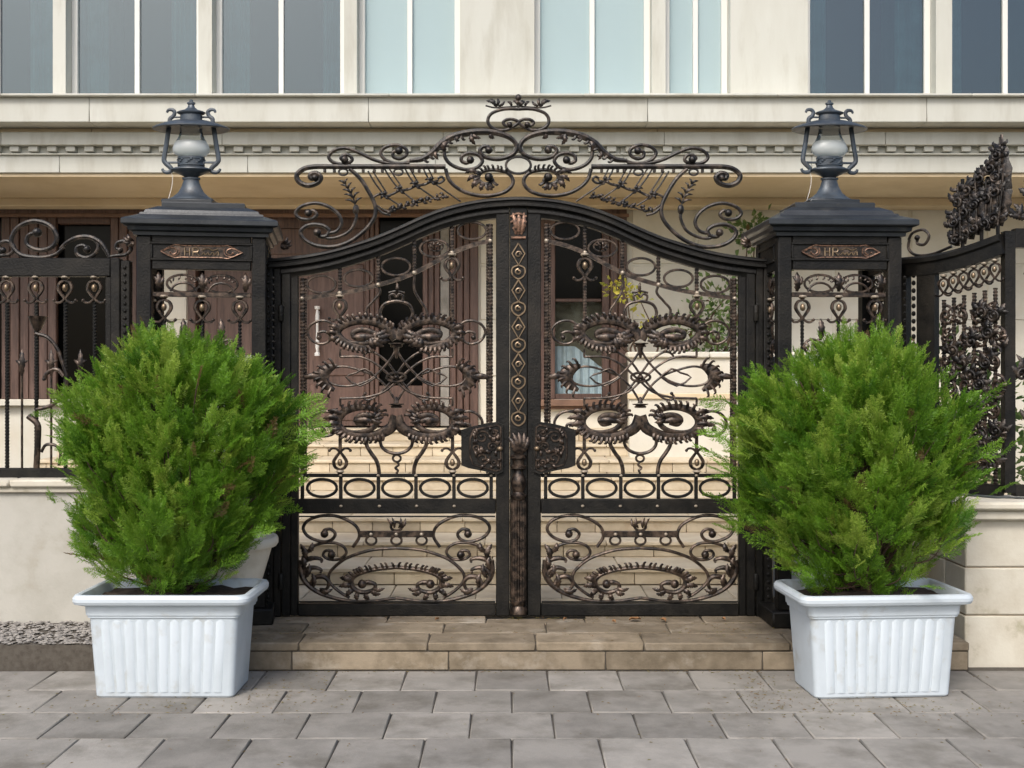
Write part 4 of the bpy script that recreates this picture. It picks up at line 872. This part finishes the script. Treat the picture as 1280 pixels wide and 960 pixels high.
# curved, leafy railing running towards the street
fr2 = thing('iron_railing', 'leafy iron railing panel with tall acanthus crest, turned towards the street', 'railing', (2.5, 0, .8))
A0 = np.array([2.50, .02, 0]); dv = np.array([.40, -.52, 0]); dv = dv/np.linalg.norm(dv); nv = np.array([dv[1], -dv[0], 0])
if nv[1] > 0: nv = -nv
k_ = 1/196.
def seg_plane(o, d, n): return Plane((o[0], o[1], CAMZ), 0, HZ, (d[0]*k_, d[1]*k_, 0), (0, 0, -k_), n)
Q = seg_plane(A0, dv, nv)
def obox(pl, x0, x1, y0, y1, d0, d1, name, m='iron', parent=None):
    b = MB(); b.ring_loft([[pl.pt(x, y0, d0), pl.pt(x, y0, d1), pl.pt(x, y1, d1), pl.pt(x, y1, d0)] for x in (x0, x1)]); return build(name, b, m, parent or fr2, recalc=True, smooth=False)
obox(Q, 0, 8, 322, 606, -.03, .03, 'post'); obox(Q, 22, 46, 334, 606, -.03, .025, 'post'); obox(Q, 8.2, 128, 597, 610, -.03, .03, 'bottom_rail')
b = MB(); sweep(b, Q, [(0, 322), (40, 322), (70, 319), (100, 313), (128, 306)], [(0, -.035), (0, .03), (-3, .045), (-8, .045), (-10, .03), (-24, .03), (-24, -.035)], 4); build('top_rail', b, 'iron', fr2)
b = MB()
for i in range(26): b.ball(Q.pt(15, 345+i*9.5, .0), .014, 1.2, 7, 5)
build('beaded_bar', b, 'iron', fr2)
for i in range(6):
    x = 56+i*13
    b = MB(); twisted(b, Q, x, 378-i*2, 597, 4.5, 8); build('picket', b, 'bronze', fr2)
    tulip(fr2, Q, x, 360-i*2.6, .8)
random.seed(3)
def acanthus_clump(pl, pts, name, parent, n, L, wd, up=-1.0, m='scroll'):
    for (cx, cy) in pts:
        b = MB()
        for _ in range(n):
            a = (_/(n-1)-.5)*2.4+random.uniform(-.25, .25); l = L*random.uniform(.7, 1.2)
            leafblade(b, pl, (cx+random.uniform(-3, 3), cy+random.uniform(-3, 3)), (cx+l*math.sin(a), cy+up*l*math.cos(a)), wd*random.uniform(.7, 1.2), random.uniform(0, .02), random.uniform(-.25, .25))
        stroke(b, pl, arc(cx, cy, L*.42, L*.42, random.random()*360, random.random()*360+420, .2), wd*.45, .03, 4, eye=wd*.7)
        build(name, b, m, parent)
acanthus_clump(Q, [(92, 470), (112, 455), (78, 500), (100, 510), (118, 495), (85, 540), (108, 550), (124, 535), (95, 430), (115, 420), (120, 575), (92, 580), (66, 470), (70, 440), (68, 530), (82, 455), (104, 480), (124, 440), (122, 400), (106, 395)], 'acanthus_spray', fr2, 5, 17, 7.5)
for ix in range(4):
    for iy in range(7):
        cx, cy = 60+ix*20+(iy % 2)*5, 398+iy*28; sg = 1 if (ix+iy) % 2 else -1
        b = MB(); stroke(b, Q, arc(cx, cy, 11, 13, 90, 90+sg*560, .12), 3.6, .012, 4, eye=5); lobes(b, Q, arc(cx, cy, 11, 13, 60, 60+sg*200, .9), -sg, 6, 6, 3, .014); build('panel_scroll', b, 'bronze', fr2)
acanthus_clump(Q, [(74, 308), (86, 300), (98, 296), (110, 292), (122, 288), (72, 286), (84, 276), (98, 268), (112, 262), (124, 256), (76, 262), (88, 250), (104, 238), (118, 228), (126, 214), (124, 240)], 'acanthus_crest', fr2, 6, 15, 7)
for (bx, by, tx, ty, ww) in [(72, 314, 68, 268, 16), (80, 313, 74, 238, 18), (90, 308, 90, 246, 18), (100, 304, 96, 228, 18), (110, 300, 110, 236, 18), (116, 298, 118, 212, 18), (124, 294, 127, 190, 16), (126, 296, 131, 232, 16)]:
    b = leafblade(MB(), Q, (bx, by), (tx, ty), ww, -.01, .08); stroke(b, Q, [(bx, by), ((bx+tx)/2+2, (by+ty)/2), (tx+2, ty+4)], 2.4, .024, 4)
    lobes(b, Q, [(bx, by), (bx*.5+tx*.5-2, by*.5+ty*.5), (tx, ty)], 1, 10, 7, 5, 0, .6); lobes(b, Q, [(bx, by), (bx*.5+tx*.5+2, by*.5+ty*.5), (tx, ty)], -1, 10, 7, 5, 0, .6); build('crest_leaf', b, 'scroll', fr2)
for q_ in [[(8, 300), (14, 292), (28, 290), (36, 298), (30, 308), (20, 306), (21, 299)], [(9, 300), (8, 311), (18, 320), (40, 321), (66, 314)]]:
    b = MB(); stroke(b, Q, q_, 3.6, 0, 5, eye=7 if q_[0][0] == 8 else 0); build('crest_scroll', b, 'scroll', fr2)
for x, y0, y1 in [(80, 318, 235), (104, 312, 222), (124, 306, 205)]:
    b = MB(); b.tube([Q.pt(x, y) for y in np.linspace(y0, y1, 5)], .012, 6); build('crest_stem', b, 'iron', fr2)
E = Q.pt(128, 480); Q2 = Plane((E[0], E[1], CAMZ), 0, HZ, (k_, 0, 0), (0, 0, -k_), (0, -1, 0))
fr3 = thing('iron_railing', 'iron railing panel along the street on the jointed stone wall', 'railing', (3.6, -.45, .8))
obox(Q2, 2, 14, 303, 606, -.03, .03, 'post', parent=fr3); obox(Q2, 14.2, 420, 597, 610, -.03, .03, 'bottom_rail', parent=fr3); obox(Q2, 14.2, 420, 300, 322, -.03, .03, 'top_rail', parent=fr3)
for i in range(10):
    x = 40+i*36; b = MB(); twisted(b, Q2, x, 355, 597, 4.5, 8); build('picket', b, 'bronze', fr3); tulip(fr3, Q2, x, 338, 1.0)
acanthus_clump(Q2, [(22, 290), (48, 292), (78, 290), (40, 262), (70, 258), (56, 228), (110, 288), (100, 262)], 'acanthus_crest', fr3, 7, 24, 9)
acanthus_clump(Q2, [(22, 470), (58, 480), (96, 470), (40, 520), (78, 530)], 'acanthus_spray', fr3, 7, 22, 8)

# ============================================================ planters
def planter(loc, rot, label):
    root = thing('planter', label, 'planter', (0, 0, 0), 'white plastic trough planters')
    def rr(hw, hd, z, r, n=4, rib=0.0):
        P = []
        for (cx, cy, a0) in [(hw-r, hd-r, 0), (-hw+r, hd-r, 90), (-hw+r, -hd+r, 180), (hw-r, -hd+r, 270)]:
            for i in range(n+1):
                a = R(a0+90*i/n); P.append((cx+r*math.cos(a), cy+r*math.sin(a), z))
        return P
    Hh = .55
    b = MB(); rg = []
    for hw, hd, z, r in [(.355, .165, 0, .03), (.362, .172, .01, .03), (.388, .198, .42, .035), (.398, .206, .424, .035), (.398, .206, .433, .035), (.404, .212, .437, .035), (.408, .216, .488, .035), (.432, .24, .492, .05), (.455, .258, .500, .055), (.462, .265, .514, .06), (.462, .265, .530, .06), (.452, .257, .546, .055), (.438, .245, .55, .05), (.425, .232, .545, .045), (.412, .220, .52, .04), (.40, .21, .46, .04)]: rg.append(rr(hw, hd, z, r))
    b.ring_loft(rg); build('trough', b, 'planter', root, sharp=25, recalc=True)
    for i in range(11):
        x = -.30+i*.06
        for s_ in (-1, 1):
            q = MB(); q.tube([(x*.93, s_*.1735, .03), (x, s_*.1965, .40), (x, s_*.196, .414)], [.022, .023, .008], 8, None, .22); build('rib', q, 'planter', root)
    b = MB(); n = 12; vs = []; fs = []
    for j in range(n+1):
        for i in range(n+1): vs.append((-.40+.8*i/n, -.21+.42*j/n, .488+.02*random.random()+.03*math.exp(-((i/n-.5)**2*14))))
    for j in range(n):
        for i in range(n): fs.append((j*(n+1)+i, j*(n+1)+i+1, (j+1)*(n+1)+i+1, (j+1)*(n+1)+i))
    b.add(vs, fs); build('soil', b, 'soil', root)
    root.location = loc; root.rotation_euler.z = rot; return root
PY = -1.10
planter((-1.815, PY, SW+.002), 0, 'white ribbed plastic trough planter under the broad round thuja, near the pale urn')
planter((1.925, PY, SW+.002), R(4), 'white ribbed plastic trough planter under the peaked thuja, near the jointed stone wall')
b = MB(); b.lathe([(.001, 0), (.115, 0), (.12, .02), (.10, .05), (.105, .09), (.13, .16), (.16, .24), (.195, .34), (.225, .44), (.245, .51), (.25, .525), (.275, .53), (.285, .545), (.285, .572), (.277, .585), (.262, .585), (.25, .57), (.235, .52), (.001, .50)], (-1.655, -.59, .004), 36)
ob = build('urn', b, 'urn'); tag(ob, 'pale tapered round urn tucked behind the trough planter by the pillar', 'urn')

# ============================================================ thuja bushes
def frond_template(seed):
    r = np.random.default_rng(seed); quads = []; tip = []
    nseg = 11; ax = []
    bend = r.uniform(-.25, .25)
    for i in range(nseg+1):
        t = i/nseg; ax.append(np.array([bend*t*t*.35, t, .10*t*t*r.uniform(.5, 1)]))
    def blade(p, d, L, wd, tt):
        d = d/np.linalg.norm(d); n = np.cross(d, [0, 0, 1.0]); n /= np.linalg.norm(n)+1e-9
        tw = r.uniform(-.8, .8); n = n*math.cos(tw)+np.array([0, 0, 1.0])*math.sin(tw)
        m = p+d*L*.5+np.array([0, 0, 1])*r.uniform(-.01, .015)
        quads.append([p, m+n*wd, p+d*L, m-n*wd]); tip.append(tt)
    for i in range(1, nseg):
        t = i/nseg
        for sg in (-1, 1):
            L = .42*(1-t*.75)*r.uniform(.75, 1.15); an = R(r.uniform(30, 48))
            d = np.array([sg*math.sin(an), math.cos(an), r.uniform(-.2, .2)])
            p = ax[i]; blade(p, d, L*.6, .016, .3+.3*t)
            for j in range(1, 5):
                q = p+d*L*j/5; sg2 = 1 if j % 2 else -1; an2 = an*sg+R(28)*sg2
                d2 = np.array([math.sin(an2), math.cos(an2), r.uniform(-.25, .25)])
                blade(q, d2, L*.62*(1.1-j*.12), .017, .45+.4*t)
    for i in range(0, nseg, 2): blade(ax[i], ax[min(nseg, i+2)]-ax[i]+1e-6, 2.4/nseg, .02, .2)
    blade(ax[nseg], ax[nseg]-ax[nseg-1], .12, .013, .9)
    return np.array(quads), np.array(tip)
TEMPL = [frond_template(s) for s in range(6)]
def unit(v): return v/(np.linalg.norm(v)+1e-9)
def thuja(name, label, base, outline, seed, nplume, cyd):
    r = np.random.default_rng(seed); root = thing(name, label, 'bush', base, 'thuja bushes in planters')
    ys = np.array([o[0] for o in outline], float); xl = np.array([o[1] for o in outline], float); xr = np.array([o[2] for o in outline], float)
    dd = 7+cyd; kk = dd/F
    zs = CAMZ-(ys-HZ)*kk; X0 = (xl-640)*kk; X1 = (xr-640)*kk
    o = np.argsort(zs); zs, X0, X1 = zs[o], X0[o], X1[o]
    V = []; Tn = []
    base = np.array(base, float); zmin, zmax = zs[0], zs[-1]
    def emit(p, d, side, L, tint):
        q, tp = TEMPL[r.integers(6)]
        y = unit(d); x = unit(side-y*np.dot(side, y)); z = np.cross(x, y)
        W_ = q.reshape(-1, 3)@np.stack([x*L*r.choice([-1, 1]), y*L, z*L])+p
        V.append(W_); Tn.append(np.repeat(np.clip(tint+.34*(tp-.5), .065 if tint >= 0 else 0, 1), 4))
    stems = MB()
    nb = 0
    while nb < nplume:
        t = r.random()**.85; z = zmin+(zmax-zmin)*(.02+.95*t)
        a, b_ = np.interp(z, zs, X0), np.interp(z, zs, X1); cx = (a+b_)/2; hw = (b_-a)/2
        if r.random() > hw/.75+.12 or (t < .13 and r.random() < .7): continue
        ph = r.uniform(0, 2*np.pi); hd = min(.56, hw*.78)
        lay = r.choice([.90, .73, .5], p=[.5, .32, .18])*r.uniform(.86, 1.06)*(1+.09*math.sin(3*ph+7*z)+.06*math.sin(5*ph-11*z))
        tipp = np.array([cx+hw*lay*math.cos(ph), cyd+hd*lay*math.sin(ph), z])
        axis0 = np.array([base[0]+.25*(tipp[0]-base[0]), cyd+.25*(tipp[1]-cyd), max(base[2]+.05, z-.22-.2*lay)])
        d = unit(tipp-axis0+np.array([0, 0, .16])+r.normal(0, .05, 3))
        PL = r.uniform(.16, .27); tint = np.clip(r.normal(.53, .19), .12, .98)
        p0 = tipp-d*PL
        sd_ = unit(np.cross(d, r.normal(0, 1, 3))); out = np.array([math.cos(ph), math.sin(ph), 0])
        nf = 10
        for i in range(nf):
            s_ = i/(nf-1); sp = .10*(1-s_*.75); az = r.uniform(0, 2*np.pi)
            u2 = np.cross(d, sd_); lat = sd_*math.cos(az)+u2*math.sin(az)
            p = p0+d*PL*(s_*.72)+lat*sp*.5*r.random()
            fd = unit(d+lat*(.75-.45*s_)+np.array([0, 0, .12]))
            sv = unit(np.cross(fd, out)+r.normal(0, .45, 3))
            emit(p, fd, sv, r.uniform(.11, .17)*(1-.2*s_), tint+r.normal(0, .05) if r.random() > .012 else -1)
        if r.random() < .30:
            st = np.array([base[0]+r.normal(0, .02), base[1]+r.normal(0, .02), base[2]+r.uniform(.0, .25)])
            mid = (st+p0)/2+np.array([(st[0]-p0[0])*.15, (st[1]-p0[1])*.15, -.02+.0*r.random()])
            P = spline([st, mid, p0, p0+d*PL*.6], 4); stems.tube(P, np.linspace(.0075, .002, len(P)), 5)
        nb += 1
    # wisps leaving the outline
    for _ in range(26):
        z = zmin+(zmax-zmin)*r.random()*.75; sg = r.choice([-1, 1]); a, b_ = np.interp(z, zs, X0), np.interp(z, zs, X1)
        p = np.array([b_ if sg > 0 else a, cyd+r.uniform(-.3, .25), z]); d = unit(np.array([sg*.8, r.normal(0, .3), r.uniform(-.1, .7)]))
        emit(p-d*.05, d, unit(r.normal(0, 1, 3)), r.uniform(.12, .19), .5)
    # trunks
    for i in range(7):
        an = r.uniform(0, 6.28); rr_ = r.uniform(.02, .06); st = base+np.array([rr_*math.cos(an), rr_*math.sin(an), -.02])
        en = base+np.array([r.uniform(-.42, .42), r.uniform(-.25, .25), r.uniform(.5, .95)])
        P = spline([st, st*.6+en*.4+np.array([0, 0, .04]), en], 6); stems.tube(P, np.linspace(.017, .006, len(P)), 7)
    build('trunk', stems, 'bark', root)
    V = np.concatenate(V)-base; Tn = np.concatenate(Tn); nq = len(V)//4
    me = bpy.data.meshes.new('crown'); me.vertices.add(len(V)); me.vertices.foreach_set('co', V.astype(np.float32).ravel())
    me.loops.add(nq*4); me.loops.foreach_set('vertex_index', np.arange(nq*4, dtype=np.int32))
    me.polygons.add(nq); me.polygons.foreach_set('loop_start', np.arange(0, nq*4, 4, dtype=np.int32))
    at = me.attributes.new('tint', 'FLOAT', 'POINT'); at.data.foreach_set('value', Tn.astype(np.float32))
    me.update(); me.validate(); me.materials.append(M['thuja'])
    c = bpy.data.objects.new('crown', me); COL.objects.link(c); c.parent = root
    return root
OL = [(404, 172, 188), (416, 150, 262), (432, 132, 305), (450, 112, 345), (480, 88, 378), (510, 76, 388), (550, 76, 388), (590, 84, 380), (630, 90, 352), (665, 98, 326), (695, 120, 300), (715, 148, 274), (738, 188, 240)]
thuja('thuja_bush', 'bright green thuja with a broad uneven round top in the trough by the urn', (-1.82, PY, .34), OL, 5, 520, PY)
OR_ = [(392, 1072, 1100), (410, 1045, 1118), (430, 1010, 1150), (448, 972, 1186), (470, 932, 1208), (500, 908, 1220), (545, 900, 1224), (590, 900, 1222), (630, 910, 1214), (665, 936, 1196), (695, 972, 1168), (715, 1005, 1140), (738, 1040, 1110)]
thuja('thuja_bush', 'bright green thuja rising to a single peak, in the trough by the stone wall', (1.925, PY, .34), OR_, 9, 520, PY)

# ============================================================ leafy shrubs in the courtyard
def shrub(label, base, blobs, seed, n, ls=.055, lm='shrub'):
    r = np.random.default_rng(seed); root = thing('leafy_shrub', label, 'shrub', base); base = np.array(base, float)
    V = []; Tn = []; st = MB()
    for (cx, cy, cz, rad, k) in blobs:
        c = np.array([cx, cy, cz]); P = spline([base, (base+c)/2+r.normal(0, .08, 3), c], 5); st.tube(P, np.linspace(.016, .005, len(P)), 6)
        for _ in range(int(n*k)):
            p = c+r.normal(0, 1, 3)*rad*.5; d = unit(p-c+np.array([0, -.2*rad, .2*rad])+r.normal(0, .05, 3)); s_ = unit(np.cross(d, r.normal(0, 1, 3))); L = ls*r.uniform(.6, 1.3)
            nn = np.cross(d, s_)
            V += [p, p+d*L*.45+s_*L*.3+nn*L*.08, p+d*L, p+d*L*.45-s_*L*.3+nn*L*.08]; Tn += [np.clip(r.normal(.5, .22), 0, 1)]*4
    build('stem', st, 'bark', root)
    V = np.array(V)-base; nq = len(V)//4; me = bpy.data.meshes.new('foliage')
    me.from_pydata(V.tolist(), [], [(4*i, 4*i+1, 4*i+2, 4*i+3) for i in range(nq)])
    at = me.attributes.new('tint', 'FLOAT', 'POINT'); at.data.foreach_set('value', np.array(Tn, np.float32)); me.materials.append(M[lm])
    c = bpy.data.objects.new('foliage', me); COL.objects.link(c); c.parent = root
d_ = 11.4
def pb_(px, py, rad, k, d=d_): return (hx(px, d), d-7, hz(py, d), rad, k)
shrub('pale green leafy shrub growing above the garden bed wall', (hx(900, d_), d_-7, 1.70), [pb_(885, 395, .28, 1.2), pb_(905, 375, .25, 1), pb_(860, 415, .2, .8), pb_(915, 425, .25, 1), pb_(935, 295, .16, .6), pb_(945, 282, .14, .5), pb_(955, 330, .3, 1), pb_(890, 430, .2, .6)], 4, 130, .075)
shrub('thin yellow-green leafy twig beside the brown window', (hx(800, d_), d_-7, 1.70), [pb_(766, 358, .09, .25), pb_(783, 366, .09, .25), pb_(800, 375, .08, .2), pb_(812, 405, .09, .22)], 8, 130, .07, 'yleaf')
shrub('dark leafy shrub behind the curved leafy railing', (2.95, .3, -.1), [(2.95, .25, .9, .3, 1.5), (3.1, .2, 1.3, .3, 1.5), (2.85, .3, 1.6, .22, 1), (3.3, .25, 1.0, .3, 1.2)], 6, 230, .07)

# fallen leaves by the threshold
for i, (px, py, s_, rz) in enumerate([(791, 772, .075, .2), (826, 773, .05, 2.0), (705, 772, .03, 1.0), (765, 775, .03, 2.2), (548, 772, .03, .7), (985, 776, .04, 1.2), (900, 772, .03, 2)]):
    d = F*CAMZ/(py-HZ); x, y = hx(px, d), d-7-.12
    b = MB(); n = 7; rows = []
    for j in range(n+1):
        t = j/n; wd = s_*.36*math.sin(math.pi*min(1, t*1.02+.01))**.8+.001; zc2 = .004+.010*math.sin(t*3.1)+.004*math.sin(t*9)
        P = [(-wd, zc2+.012), (0, zc2), (wd, zc2+.009), (0, zc2+.0025)]
        rows.append([(x+(s_*(t-.5))*math.cos(rz)-q[0]*math.sin(rz), y+(s_*(t-.5))*math.sin(rz)+q[0]*math.cos(rz), q[1]+.004) for q in P])
    b.ring_loft(rows); o = build('fallen_leaf', b, 'deadleaf', recalc=True)
    tag(o, ['large curled orange-brown dead leaf at the foot of the gate leaf before the garden bed', 'smaller curled dead leaf touching the large one at the gate foot'][i] if i < 2 else ['tiny dry leaf scrap just beside the foot of the fluted central column', 'tiny dry leaf scrap close to the large curled orange-brown leaf', 'tiny dry leaf scrap below the gate leaf carrying the central astragal', 'dry leaf scrap at the foot of the pillar next to the leafy railing', 'tiny dry leaf scrap between the curled dead leaves and the pillar foot'][i-2], 'leaf', 'dry leaves along the gate threshold')
